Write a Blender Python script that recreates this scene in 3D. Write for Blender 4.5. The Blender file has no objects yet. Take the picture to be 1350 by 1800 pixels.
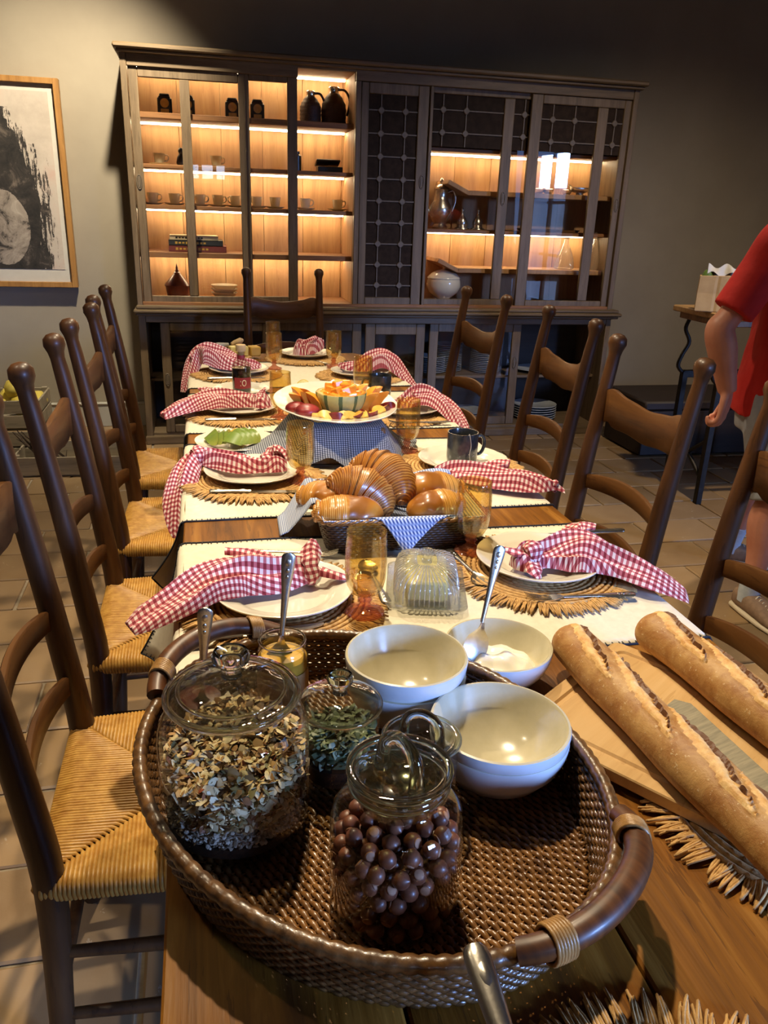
import bpy, bmesh, math, random
import numpy as np
from mathutils import Vector, Matrix

scene = bpy.context.scene
COL = scene.collection
PI = math.pi
sin, cos = math.sin, math.cos
RNG = random.Random(7)

# ------------------------------------------------------------------ camera
def make_camera():
    yaw, pitch, roll = 0.2270, 0.3600, 0.0357
    f = Vector((sin(yaw) * cos(pitch), cos(yaw) * cos(pitch), -sin(pitch)))
    r0 = Vector((cos(yaw), -sin(yaw), 0))
    u0 = r0.cross(f)
    r = cos(roll) * r0 + sin(roll) * u0
    u = -sin(roll) * r0 + cos(roll) * u0
    cd = bpy.data.cameras.new('camera')
    cam = bpy.data.objects.new('camera', cd)
    COL.objects.link(cam)
    m = Matrix((r, u, -f)).transposed().to_4x4()
    m.translation = (0, 0, 1.44)
    cam.matrix_world = m
    cd.sensor_fit = 'VERTICAL'
    cd.sensor_height = 24.0
    cd.lens = 1400 / 1800 * 24.0
    cd.clip_start = 0.05
    scene.camera = cam
make_camera()

# ------------------------------------------------------------------ world, lights, exposure
world = bpy.data.worlds.new('world')
scene.world = world
world.use_nodes = True
bg = world.node_tree.nodes['Background']
bg.inputs[0].default_value = (0.55, 0.72, 1.0, 1)
bg.inputs[1].default_value = 1.0

def light(name, kind, loc, target, power, color, **kw):
    ld = bpy.data.lights.new(name, kind)
    ld.energy = power
    ld.color = color
    for k, v in kw.items():
        setattr(ld, k, v)
    o = bpy.data.objects.new(name, ld)
    COL.objects.link(o)
    o.location = loc
    d = Vector(target) - Vector(loc)
    o.rotation_euler = d.to_track_quat('-Z', 'Y').to_euler()
    return o

WARM = (1.0, 0.82, 0.56)
DAY = (0.24, 0.43, 1.0)
# ceiling spots over the table
light('spot_table_near', 'SPOT', (0.20, 1.72, 3.05), (0.22, 1.05, 0.76), 250, WARM, spot_size=1.9, spot_blend=0.75, shadow_soft_size=0.04)
light('spot_table_middle', 'SPOT', (0.36, 3.10, 3.05), (0.36, 2.35, 0.76), 195, WARM, spot_size=1.6, spot_blend=0.75, shadow_soft_size=0.04)
light('spot_table_far', 'SPOT', (0.42, 4.20, 3.05), (0.40, 3.45, 0.76), 75, WARM, spot_size=1.4, spot_blend=0.75, shadow_soft_size=0.04)
# spot washing the left wall with the picture; fill spots added to warm the sides
light('spot_picture', 'SPOT', (-0.22, 4.35, 3.05), (-1.0, 5.6, 1.1), 400, (1.0, 0.88, 0.66), spot_size=1.5, spot_blend=0.9, shadow_soft_size=0.04)
light('fill_spot_right', 'SPOT', (2.3, 2.9, 3.05), (2.7, 4.0, 0.0), 195, (1.0, 0.82, 0.60), spot_size=2.1, spot_blend=0.9, shadow_soft_size=0.05)
light('fill_spot_left', 'SPOT', (-1.2, 1.6, 3.05), (-0.9, 2.4, 0.0), 70, WARM, spot_size=2.0, spot_blend=0.9, shadow_soft_size=0.05)
# daylight through the high window behind the camera, the small one beside it and the door on the right
light('daylight_sky', 'AREA', (7.6, -8.0, 3.2), (2.8, -2.2, 1.4), 6800, DAY, shape='RECTANGLE', size=4.2, size_y=2.3)
light('daylight_small', 'AREA', (0.15, -2.36, 1.88), (0.15, 2.0, 1.5), 7, (.62, .76, 1.0), shape='RECTANGLE', size=0.6, size_y=0.3)
light('daylight_right', 'AREA', (4.78, -0.5, 1.3), (2.4, 2.0, 0.9), 24, (.24, .44, 1.0), shape='RECTANGLE', size=1.2, size_y=2.0)

vs = scene.view_settings
scene.display_settings.display_device = 'sRGB'
vs.view_transform = 'Standard'
vs.look = 'None'
vs.exposure = 0.0
vs.gamma = 1.0
vs.use_curve_mapping = False
cy = scene.cycles
cy.use_denoising = True
cy.max_bounces = 14
cy.transparent_max_bounces = 40
cy.transmission_bounces = 12
cy.glossy_bounces = 5
cy.diffuse_bounces = 4
cy.caustics_reflective = False
cy.caustics_refractive = False
cy.sample_clamp_indirect = 4.0
cy.blur_glossy = 0.5

# ------------------------------------------------------------------ mesh builder
def vec(a): return Vector(a)

class MB:
    def __init__(s):
        s.v = []; s.f = []; s.mi = []; s.uv = []; s.c = []
    def add(s, vs, fs, mi=0, uv=None, c=0.0, M=None):
        b = len(s.v)
        for i, p in enumerate(vs):
            p = Vector(p)
            if M is not None: p = M @ p
            s.v.append((p.x, p.y, p.z))
            s.uv.append(uv[i] if uv else (0.0, 0.0))
            s.c.append(c[i] if isinstance(c, (list, tuple)) else c)
        for f in fs:
            s.f.append(tuple(b + k for k in f)); s.mi.append(mi)
        return s
    def box(s, ctr, dim, bev=0.0, mi=0, M=None, c=0.0, rz=0.0):
        hx, hy, hz = dim[0] / 2, dim[1] / 2, dim[2] / 2
        b = min(bev, hx * .9, hy * .9, hz * .9)
        L = Matrix.Translation(ctr) @ Matrix.Rotation(rz, 4, 'Z')
        if M is not None: L = M @ L
        if b <= 0:
            vs = [(x, y, z) for x in (-hx, hx) for y in (-hy, hy) for z in (-hz, hz)]
            fs = [(0, 1, 3, 2), (4, 6, 7, 5), (0, 4, 5, 1), (2, 3, 7, 6), (0, 2, 6, 4), (1, 5, 7, 3)]
            return s.add(vs, fs, mi, None, c, L)
        vs = []; idx = {}
        for sx in (-1, 1):
            for sy in (-1, 1):
                for sz in (-1, 1):
                    for a in range(3):
                        p = [sx * (hx - b), sy * (hy - b), sz * (hz - b)]
                        p[a] = (sx * hx, sy * hy, sz * hz)[a]
                        idx[(sx, sy, sz, a)] = len(vs); vs.append(p)
        fs = []
        for a in range(3):
            u, w = (a + 1) % 3, (a + 2) % 3
            for sg in (-1, 1):
                q = []
                for (su, sw) in ((-1, -1), (1, -1), (1, 1), (-1, 1)):
                    k = [0, 0, 0]; k[a] = sg; k[u] = su; k[w] = sw
                    q.append(idx[(k[0], k[1], k[2], a)])
                fs.append(tuple(q if sg > 0 else q[::-1]))
            for su in (-1, 1):
                for sw in (-1, 1):
                    q = []
                    for sa, ax in ((-1, u), (1, u), (1, w), (-1, w)):
                        k = [0, 0, 0]; k[a] = sa; k[u] = su; k[w] = sw
                        q.append(idx[(k[0], k[1], k[2], ax)])
                    fs.append(tuple(q if su * sw < 0 else q[::-1]))
        for sx in (-1, 1):
            for sy in (-1, 1):
                for sz in (-1, 1):
                    q = [idx[(sx, sy, sz, a)] for a in range(3)]
                    fs.append(tuple(q if sx * sy * sz > 0 else q[::-1]))
        return s.add(vs, fs, mi, None, c, L)
    def loft(s, rings, closed=False, capa=True, capb=True, mi=0, uvs=None, c=None, M=None, wrap=True):
        n = len(rings[0]); m = len(rings)
        vs = [p for r in rings for p in r]
        fs = []
        for i in range(m if closed else m - 1):
            j = (i + 1) % m
            for k in range(n if wrap else n - 1):
                l = (k + 1) % n
                fs.append((i * n + k, i * n + l, j * n + l, j * n + k))
        if not closed and wrap:
            if capa: fs.append(tuple(range(n - 1, -1, -1)))
            if capb: fs.append(tuple((m - 1) * n + k for k in range(n)))
        return s.add(vs, fs, mi, uvs, c if c is not None else 0.0, M)
    def tube(s, pts, r, n=8, closed=False, mi=0, cap=True, c=0.0, flat=1.0, up=(0, 0, 1), M=None, uvlen=False):
        pts = [Vector(p) for p in pts]; m = len(pts)
        rad = r if isinstance(r, (list, tuple)) else [r] * m
        rings = []; uvs = [] ; L = 0
        nrm = None
        for i, p in enumerate(pts):
            a = pts[(i - 1) % m] if (closed or i > 0) else pts[i]
            b = pts[(i + 1) % m] if (closed or i < m - 1) else pts[i]
            t = (b - a)
            t = t.normalized() if t.length > 1e-9 else Vector((0, 0, 1))
            if nrm is None:
                nrm = Vector(up) - t * Vector(up).dot(t)
                if nrm.length < 1e-4: nrm = Vector((1, 0, 0)) - t * t.x
            else:
                nrm = nrm - t * nrm.dot(t)
            nrm.normalize()
            bn = t.cross(nrm)
            if i: L += (p - pts[i - 1]).length
            rings.append([p + rad[i] * (flat * cos(2 * PI * k / n) * nrm + sin(2 * PI * k / n) * bn) for k in range(n)])
            uvs += [(L, k / n) for k in range(n)]
        return s.loft(rings, closed, cap, cap, mi, uvs, c if not isinstance(c, (list, tuple)) else [c[i] for i in range(m) for k in range(n)], M)
    def lathe(s, prof, n=32, mi=0, M=None, fn=None, c=0.0, uv=False):
        rings = []; uvs = []
        for (r, z) in prof:
            ring = []
            for k in range(n):
                a = 2 * PI * k / n
                rr, zz = (r, z) if fn is None else fn(r, z, a)
                ring.append((rr * cos(a), rr * sin(a), zz))
                uvs.append((k / n, z))
            rings.append(ring)
        ca = prof[0][0] > 1e-6; cb = prof[-1][0] > 1e-6
        return s.loft(rings, False, ca, cb, mi, uvs, c, M)
    def grid(s, fn, nu, nv, mi=0, cu=False, M=None):
        vs = []; uvs = []; cs = []
        for i in range(nu + 1):
            for j in range(nv + 1):
                q = fn(i / nu, j / nv)
                vs.append(q[0]); uvs.append(q[1] if len(q) > 1 else (i / nu, j / nv)); cs.append(q[2] if len(q) > 2 else 0.0)
        fs = [(i * (nv + 1) + j, (i + 1) * (nv + 1) + j, (i + 1) * (nv + 1) + j + 1, i * (nv + 1) + j + 1) for i in range(nu) for j in range(nv)]
        return s.add(vs, fs, mi, uvs, cs, M)
    def sphere(s, ctr, r, nu=16, nv=10, mi=0, M=None, c=0.0):
        rx, ry, rz = (r, r, r) if not isinstance(r, (tuple, list)) else r
        rings = []
        for j in range(nv + 1):
            t = -PI / 2 + PI * (0.002 + 0.996 * j / nv)
            rings.append([(ctr[0] + rx * cos(t) * cos(2 * PI * k / nu), ctr[1] + ry * cos(t) * sin(2 * PI * k / nu), ctr[2] + rz * sin(t)) for k in range(nu)])
        return s.loft(rings, False, True, True, mi, None, c, M)
    def prism(s, outline, z0, z1, mi=0, M=None):
        n = len(outline)
        return s.loft([[(x, y, z0) for x, y in outline], [(x, y, z1) for x, y in outline]], mi=mi, M=M)

def mesh(name, mb, mats, smooth=40, solid=None):
    me = bpy.data.meshes.new(name)
    me.from_pydata(mb.v, [], mb.f)
    if not isinstance(mats, (list, tuple)): mats = [mats]
    for m in mats: me.materials.append(m)
    if any(mb.mi): me.polygons.foreach_set('material_index', mb.mi)
    if any(u != (0.0, 0.0) for u in mb.uv):
        ul = me.uv_layers.new(name='UVMap')
        li = np.empty(len(me.loops), dtype=np.int32); me.loops.foreach_get('vertex_index', li)
        ul.data.foreach_set('uv', np.array(mb.uv, dtype=np.float32)[li].ravel())
    if any(mb.c):
        at = me.attributes.new('mask', 'FLOAT', 'POINT')
        at.data.foreach_set('value', np.array(mb.c, dtype=np.float32))
    me.update()
    if smooth:
        me.shade_smooth()
        if smooth < 180: me.set_sharp_from_angle(angle=math.radians(smooth))
    return me

def link(name, me, parent=None, loc=(0, 0, 0), rz=0.0, rot=None, kind=None):
    o = bpy.data.objects.new(name, me)
    COL.objects.link(o)
    o.location = loc
    o.rotation_euler = rot if rot is not None else (0, 0, rz)
    if parent is not None: o.parent = parent
    if kind: o['kind'] = kind
    return o

def obj(name, mb, mat, parent=None, loc=(0, 0, 0), rz=0.0, rot=None, smooth=40, kind=None, label=None):
    o = link(name, mesh(name, mb, mat, smooth), parent, loc, rz, rot, kind)
    if label: o['label'] = label
    return o

def tag(o, label, cat, group=None, kind=None):
    o['label'] = label; o['category'] = cat
    if group: o['group'] = group
    if kind: o['kind'] = kind
    return o

def thing(name, label, cat, loc=(0, 0, 0), rz=0.0, group=None, rot=None):
    o = bpy.data.objects.new(name, None)
    o.empty_display_size = 0.05
    COL.objects.link(o)
    o.location = loc; o.rotation_euler = rot if rot is not None else (0, 0, rz)
    return tag(o, label, cat, group)

def dup(root, loc, rz=0.0, label=None, group=None, rot=None):
    def cp(o, par):
        c = o.copy(); COL.objects.link(c)
        if par is not None: c.parent = par
        for ch in list(o.children): cp(ch, c)
        return c
    r = cp(root, None)
    r.location = loc; r.rotation_euler = rot if rot is not None else (0, 0, rz)
    if label: r['label'] = label
    if group: r['group'] = group
    return r

def lerp(a, b, t): return a + (b - a) * t
def vlerp(a, b, t): return tuple(x + (y - x) * t for x, y in zip(a, b))
def spline(pts, n):
    """Catmull-Rom through pts, n samples; pts are tuples of any length."""
    P = [pts[0]] + list(pts) + [pts[-1]]; out = []
    m = len(pts) - 1
    for i in range(n):
        t = i / (n - 1) * m; k = min(int(t), m - 1); u = t - k
        a, b, c, d = P[k], P[k + 1], P[k + 2], P[k + 3]
        out.append(tuple(0.5 * (2 * q1 + (q2 - q0) * u + (2 * q0 - 5 * q1 + 4 * q2 - q3) * u * u + (3 * q1 - q0 - 3 * q2 + q3) * u ** 3) for q0, q1, q2, q3 in zip(a, b, c, d)))
    return out

# ------------------------------------------------------------------ materials
def srgb(h):
    if isinstance(h, str):
        h = h.lstrip('#'); h = [int(h[i:i + 2], 16) / 255 for i in (0, 2, 4)]
        h = [x / 12.92 if x <= 0.04045 else ((x + 0.055) / 1.055) ** 2.4 for x in h]
    return (h[0], h[1], h[2], 1.0)

class NT:
    def __init__(s, name):
        s.m = bpy.data.materials.new(name); s.m.use_nodes = True
        s.t = s.m.node_tree; s.n = s.t.nodes
        s.p = s.n['Principled BSDF']; s.out = s.n['Material Output']
    def new(s, t, **kw):
        n = s.n.new(t)
        for k, v in kw.items(): setattr(n, k, v)
        return n
    def l(s, a, b): s.t.links.new(a, b)
    def coord(s, kind='Object', scale=(1, 1, 1)):
        tc = s.new('ShaderNodeTexCoord'); mp = s.new('ShaderNodeMapping')
        mp.inputs['Scale'].default_value = scale
        s.l(tc.outputs[kind], mp.inputs['Vector']); return mp.outputs[0]
    def noise(s, v, scale, detail=4, rough=.6, dist=0.0):
        n = s.new('ShaderNodeTexNoise'); n.inputs['Scale'].default_value = scale
        n.inputs['Detail'].default_value = detail; n.inputs['Roughness'].default_value = rough
        n.inputs['Distortion'].default_value = dist
        s.l(v, n.inputs['Vector']); return n.outputs['Fac']
    def ramp(s, f, stops):
        r = s.new('ShaderNodeValToRGB'); e = r.color_ramp.elements
        while len(e) < len(stops): e.new(0.5)
        for k, (p, c) in enumerate(stops): e[k].position = p; e[k].color = srgb(c)
        s.l(f, r.inputs[0]); return r.outputs[0]
    def mix(s, f, a, b, mode='MIX'):
        x = s.new('ShaderNodeMix', data_type='RGBA', blend_type=mode)
        for i, q in ((0, f), (6, a), (7, b)):
            if hasattr(q, 'is_linked'): s.l(q, x.inputs[i])
            elif i == 0: x.inputs[0].default_value = q
            else: x.inputs[i].default_value = srgb(q)
        return x.outputs[2]
    def math(s, op, a, b=None):
        x = s.new('ShaderNodeMath', operation=op)
        for i, q in ((0, a), (1, b)):
            if q is None: continue
            if hasattr(q, 'is_linked'): s.l(q, x.inputs[i])
            else: x.inputs[i].default_value = q
        return x.outputs[0]
    def bump(s, h, strength=.3, dist=.002):
        b = s.new('ShaderNodeBump'); b.inputs['Strength'].default_value = strength; b.inputs['Distance'].default_value = dist
        s.l(h, b.inputs['Height']); s.l(b.outputs[0], s.p.inputs['Normal'])
    def attr(s, name='mask'):
        a = s.new('ShaderNodeAttribute'); a.attribute_name = name; return a.outputs['Fac']
    def rand(s):
        return s.new('ShaderNodeObjectInfo').outputs['Random']
    def set(s, col=None, rough=None, metal=None, **kw):
        if col is not None:
            if hasattr(col, 'is_linked'): s.l(col, s.p.inputs['Base Color'])
            else: s.p.inputs['Base Color'].default_value = srgb(col)
        if rough is not None:
            if hasattr(rough, 'is_linked'): s.l(rough, s.p.inputs['Roughness'])
            else: s.p.inputs['Roughness'].default_value = rough
        if metal is not None: s.p.inputs['Metallic'].default_value = metal
        for k, v in kw.items(): s.p.inputs[k].default_value = v
        return s.m

def plain(name, c1, c2=None, rough=.5, metal=0.0, scale=20, bump=0.0, bdist=.001, stretch=(1, 1, 1), bscale=None, coat=0.0, sss=0.0, detail=4):
    t = NT(name); v = t.coord('Object', stretch); f = t.noise(v, scale, detail)
    col = t.ramp(f, [(.32, c1), (.68, c2)]) if c2 else c1
    if bump: t.bump(t.noise(v, bscale or scale, 5), bump, bdist)
    t.set(col, rough, metal)
    if coat: t.p.inputs['Coat Weight'].default_value = coat; t.p.inputs['Coat Roughness'].default_value = .12
    if sss:
        t.p.inputs['Subsurface Weight'].default_value = sss
        t.p.inputs['Subsurface Radius'].default_value = (.01, .006, .003)
        t.p.inputs['Subsurface Scale'].default_value = .5
    return t.m

def wood(name, dark, mid, lightc, axis='X', scale=1.0, rough=.45, bump=.25, rnd=False, coat=0.0):
    t = NT(name)
    st = {'X': (2.2, 26, 26), 'Y': (26, 2.2, 26), 'Z': (26, 26, 2.2)}[axis]
    v = t.coord('Object', tuple(k * scale for k in st))
    if rnd:
        a = t.new('ShaderNodeVectorMath', operation='ADD'); t.l(v, a.inputs[0])
        cm = t.new('ShaderNodeCombineXYZ'); r = t.math('MULTIPLY', t.rand(), 37.0)
        for i in range(3): t.l(r, cm.inputs[i])
        t.l(cm.outputs[0], a.inputs[1]); v = a.outputs[0]
    f1 = t.noise(v, 1.0, 6, .65, .6)
    f2 = t.noise(v, 4.5, 3, .6, .2)
    c = t.ramp(f1, [(.25, dark), (.5, mid), (.75, lightc)])
    c = t.mix(t.math('MULTIPLY', t.math('GREATER_THAN', f2, .62), .45), c, dark)
    t.bump(f2, bump, .0012)
    t.set(c, rough)
    if coat: t.p.inputs['Coat Weight'].default_value = coat; t.p.inputs['Coat Roughness'].default_value = .2
    return t.m

def gingham(name, dark, mid, white, period, rough=.85):
    t = NT(name)
    uv = t.new('ShaderNodeUVMap'); uv.uv_map = 'UVMap'
    sp = t.new('ShaderNodeSeparateXYZ'); t.l(uv.outputs[0], sp.inputs[0])
    a = t.math('GREATER_THAN', t.math('FRACT', t.math('DIVIDE', sp.outputs[0], period)), .5)
    b = t.math('GREATER_THAN', t.math('FRACT', t.math('DIVIDE', sp.outputs[1], period)), .5)
    sm = t.math('ADD', a, b)
    c = t.mix(t.math('MINIMUM', sm, 1.0), white, mid)
    c = t.mix(t.math('MAXIMUM', t.math('SUBTRACT', sm, 1.0), 0.0), c, dark)
    v = t.coord('Object')
    t.bump(t.noise(v, 400, 2), .25, .0006)
    t.set(c, rough)
    t.p.inputs['Sheen Weight'].default_value = .15
    return t.m

def thin_glass(name, tint=(1, 1, 1), f0=.05, f90=.75, rough=0.0, wav=0.0, wscale=30, power=4.0, bright_mix=0.0, hcol=(1, 1, 1)):
    """glass wall too thin to bend light: passes it straight on, mirrors more at grazing angles"""
    t = NT(name)
    tr = t.new('ShaderNodeBsdfTransparent'); tr.inputs[0].default_value = (*tint, 1)
    gl = t.new('ShaderNodeBsdfGlossy'); gl.inputs['Roughness'].default_value = rough
    lw = t.new('ShaderNodeLayerWeight'); lw.inputs[0].default_value = .5
    f = t.math('ADD', t.math('MULTIPLY', t.math('POWER', lw.outputs['Facing'], power), f90), f0)
    mx = t.new('ShaderNodeMixShader'); t.l(f, mx.inputs[0]); t.l(tr.outputs[0], mx.inputs[1]); t.l(gl.outputs[0], mx.inputs[2])
    if wav:
        b = t.new('ShaderNodeBump'); b.inputs['Strength'].default_value = wav; b.inputs['Distance'].default_value = .002
        t.l(t.noise(t.coord('Object'), wscale, 2), b.inputs['Height'])
        t.l(b.outputs[0], gl.inputs['Normal']); t.l(b.outputs[0], lw.inputs['Normal'])
    res = mx.outputs[0]
    if bright_mix:      # diffuse share mixed in to brighten the glass, standing in for refracted glints
        df = t.new('ShaderNodeBsdfDiffuse'); df.inputs[0].default_value = (*hcol, 1)
        tl = t.new('ShaderNodeBsdfTranslucent'); tl.inputs[0].default_value = (*hcol, 1)
        a = t.new('ShaderNodeMixShader'); a.inputs[0].default_value = .5; t.l(df.outputs[0], a.inputs[1]); t.l(tl.outputs[0], a.inputs[2])
        m2 = t.new('ShaderNodeMixShader'); m2.inputs[0].default_value = bright_mix; t.l(res, m2.inputs[1]); t.l(a.outputs[0], m2.inputs[2]); res = m2.outputs[0]
    t.l(res, t.out.inputs[0])
    return t.m

def solid_glass(name, tint='#ffffff', rough=0.0):
    t = NT(name)
    t.set(tint, rough, 0.0)
    t.p.inputs['Transmission Weight'].default_value = 1.0
    t.p.inputs['IOR'].default_value = 1.48
    return t.m

def emit(name, col, strength):
    t = NT(name); t.set('#000000', .5)
    t.p.inputs['Emission Color'].default_value = srgb(col); t.p.inputs['Emission Strength'].default_value = strength
    return t.m
# shared materials
MT = {}
MT['plaster'] = plain('plaster', '#8f8473', '#978c7a', .9, scale=3, bump=.08, bscale=60)
MT['ceiling'] = plain('ceiling_paint', '#6f6a62', '#767168', .95, scale=3)
MT['skirting'] = plain('skirting_paint', '#a39e92', '#aaa598', .6, scale=5)
MT['grout'] = plain('grout', '#9c8f7c', '#837766', .95, scale=30, bump=.3)
MT['frame_paint'] = plain('window_paint', '#d8d6d0', '#e0ded8', .5)
MT['window_glass'] = thin_glass('window_glass')
MT['pane'] = thin_glass('cabinet_glass', (.98, .98, .97), .03, .7)
def tile_mat():
    t = NT('terracotta'); v = t.coord('Object')
    cm = t.new('ShaderNodeVectorMath', operation='ADD'); t.l(v, cm.inputs[0])
    cx = t.new('ShaderNodeCombineXYZ'); r = t.rand(); rr = t.math('MULTIPLY', r, 31.0)
    t.l(rr, cx.inputs[0]); t.l(rr, cx.inputs[1]); t.l(cx.outputs[0], cm.inputs[1]); v = cm.outputs[0]
    base = t.ramp(r, [(0, '#6b5136'), (.25, '#85653f'), (.5, '#786046'), (.75, '#94754f'), (1, '#5f4c38')])
    n = t.noise(v, 7, 5, .65, .5)
    c = t.mix(t.math('MULTIPLY', n, .75), base, '#9c8462')
    n2 = t.noise(v, 14, 5, .7, .8)
    c = t.mix(t.math('MULTIPLY', t.math('GREATER_THAN', n2, .66), .5), c, '#b9ab98')
    t.bump(n, .35, .004)
    t.set(c, t.math('ADD', t.math('MULTIPLY', n, .35), .28))
    return t.m
MT['tile'] = tile_mat()
MT['cab'] = wood('cabinet_wood', '#51432f', '#6d5a42', '#816d54', 'Z', 1, .5)
MT['cabx'] = wood('cabinet_wood_rail', '#51432f', '#6d5a42', '#816d54', 'X', 1, .5)
MT['cabl'] = wood('cabinet_lining', '#8f6846', '#ab8258', '#bd966a', 'Z', .6, .6, .15)
MT['cabs'] = wood('cabinet_shelf', '#6e472a', '#8c5f38', '#a5754a', 'X', .8, .55)
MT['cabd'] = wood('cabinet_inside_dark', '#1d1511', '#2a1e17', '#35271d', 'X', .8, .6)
MT['led'] = emit('led_strip', (1.0, .77, .46), 34.0)
MT['latt'] = plain('lattice_bar', '#5c5042', '#6c5f4f', .5, scale=60)
MT['dark_pane'] = plain('dark_leaded_glass', '#2a2018', '#382c22', .5, scale=25, bump=.2, bscale=40); MT['dark_pane'].node_tree.nodes['Principled BSDF'].inputs['Specular IOR Level'].default_value = .05
MT['steel'] = plain('brushed_steel', '#8b8780', '#a39e96', .3, 1.0, 40)
MT['white_china'] = plain('white_china', '#d9d2c0', '#e2dccb', .14, scale=6, coat=.5)

# ------------------------------------------------------------------ room shell
RX0, RX1, RY0, RY1, RZ = -3.0, 4.6, -2.2, 5.62, 3.2
def wallbox(name, c, d):
    return obj(name, MB().box(c, d), MT['plaster'], kind='structure', smooth=0)
wallbox('wall_back', ((RX0 + RX1) / 2, RY1 + .06, RZ / 2), (RX1 - RX0 + .24, .12, RZ))
wallbox('wall_left', (RX0 - .06, (RY0 + RY1) / 2, RZ / 2), (.12, RY1 - RY0, RZ))
def wall_open(name, axis, pos, a0, a1, holes, t=.12):
    b = MB(); cur = a0
    for (o0, o1, z0, z1) in list(holes) + [(a1, a1, 0, 0)]:
        rects = [(cur, o0, 0, RZ)] + ([(o0, o1, 0, z0), (o0, o1, z1, RZ)] if o1 > o0 else [])
        cur = o1
        for (p0, p1, q0, q1) in rects:
            c = ((p0 + p1) / 2, pos, (q0 + q1) / 2); d = (p1 - p0, t, q1 - q0)
            if axis == 'Y': c = (c[1], c[0], c[2]); d = (d[1], d[0], d[2])
            b.box(c, d)
    obj(name, b, MT['plaster'], kind='structure', smooth=0)
def window(name, axis, pos, o0, o1, z0, z1, nv, nh):
    w = thing(name, 'glazed window', 'window'); w['kind'] = 'structure'
    del w['category']; del w['label']
    def bx(nm, p0, p1, q0, q1, t, m):
        c = ((p0 + p1) / 2, pos, (q0 + q1) / 2); d = (p1 - p0, t, q1 - q0)
        if axis == 'Y': c = (c[1], c[0], c[2]); d = (d[1], d[0], d[2])
        obj(nm, MB().box(c, d, .004 if t > .01 else 0), m, w, smooth=0)
    f = .06
    for a in ((o0, o0 + f, z0, z1), (o1 - f, o1, z0, z1), (o0 + f, o1 - f, z0, z0 + f), (o0 + f, o1 - f, z1 - f, z1)): bx('frame_bar', *a, .06, MT['frame_paint'])
    for k in range(1, nv):
        x = lerp(o0, o1, k / nv); bx('frame_bar', x - .025, x + .025, z0 + f, z1 - f, .05, MT['frame_paint'])
    for k in range(1, nh):
        z = lerp(z0, z1, k / nh); bx('frame_bar', o0 + f, o1 - f, z - .018, z + .018, .04, MT['frame_paint'])
    bx('glass_pane', o0 + f, o1 - f, z0 + f, z1 - f, .004, MT['window_glass'])
wall_open('wall_front', 'X', RY0 - .06, RX0 - .12, RX1 + .12, [(-.15, .45, 1.74, 2.04), (2.2, 3.4, .9, 2.05)])
window('window_1', 'X', RY0 - .06, 2.2, 3.4, .9, 2.05, 2, 2)
window('window_3', 'X', RY0 - .06, -.15, .45, 1.74, 2.04, 3, 1)
wall_open('wall_right', 'Y', RX1 + .06, RY0, RY1, [(-1.1, .1, .3, 2.3)])
window('window_2', 'Y', RX1 + .06, -1.1, .1, .3, 2.3, 2, 3)
obj('ceiling', MB().box(((RX0 + RX1) / 2, (RY0 + RY1) / 2, RZ + .05), (RX1 - RX0 + .24, RY1 - RY0 + .24, .1)), MT['ceiling'], kind='structure', smooth=0)
b = MB().box(((RX0 - .4) / 2, RY1 - .011, .075), (-RX0 - .4, .022, .15), .003).box(((RX0 - .4) / 2, RY1 - .015, .158), (-RX0 - .4, .03, .02), .008)
obj('baseboard_left', b, MT['skirting'], kind='structure', smooth=30)
b = MB().box(((2.8 + RX1) / 2, RY1 - .011, .075), (RX1 - 2.8, .022, .15), .003).box(((2.8 + RX1) / 2, RY1 - .015, .158), (RX1 - 2.8, .03, .02), .008)
obj('baseboard_right', b, MT['skirting'], kind='structure', smooth=30)

# floor: grout bed with tiles laid in a running bond
floor = obj('floor', MB().box(((RX0 + RX1) / 2, (RY0 + RY1) / 2, -.056), (RX1 - RX0, RY1 - RY0, .1)), MT['grout'], kind='structure', smooth=0)
TW, TD, TG = .375, .265, .011
tile_meshes = []
for k in range(5):
    b = MB(); rr = random.Random(k)
    b.box((0, 0, -.008), (TW - TG, TD - TG, .02), .004)
    for i, p in enumerate(b.v):
        b.v[i] = (p[0] + rr.uniform(-.0022, .0022), p[1] + rr.uniform(-.0022, .0022), p[2] + (rr.uniform(-.0012, .0006) if p[2] > 0 else 0))
    tile_meshes.append(mesh('tile', b, MT['tile'], 30))
rest = MB(); nt = 0
row0 = int((RY0 - 2.36) / TD) - 1
for r in range(row0, 14):
    yc = 2.36 + TD * (r + .5)
    if yc - TD / 2 < RY0 or yc > RY1 + TD / 2: continue
    off = (.0 if r % 2 else .5) * TW + (r * 37 % 7 - 3) * .008
    for c in range(-9, 14):
        xc = c * TW + off
        if xc < RX0 + .1 or xc > RX1 - .1: continue
        ymin, ymax = yc - TD / 2, min(yc + TD / 2, RY1)
        vis = yc > .55 and -1.75 < xc < 3.4 and xc > -.62 - .26 * yc and xc < .9 + .6 * yc and not (yc > 5.3 and -.3 < xc < 2.6)
        if vis and nt < 298:
            link('tile', tile_meshes[nt % 5], floor, (xc, yc, RNG.uniform(-.0015, .0015)), rz=RNG.uniform(-.006, .006)); nt += 1
        else:
            rest.box((xc, (ymin + ymax) / 2, -.008), (TW - TG, ymax - ymin - TG, .02), .003)
obj('paving', rest, MT['tile'], floor, kind='stuff', smooth=30)

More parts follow.
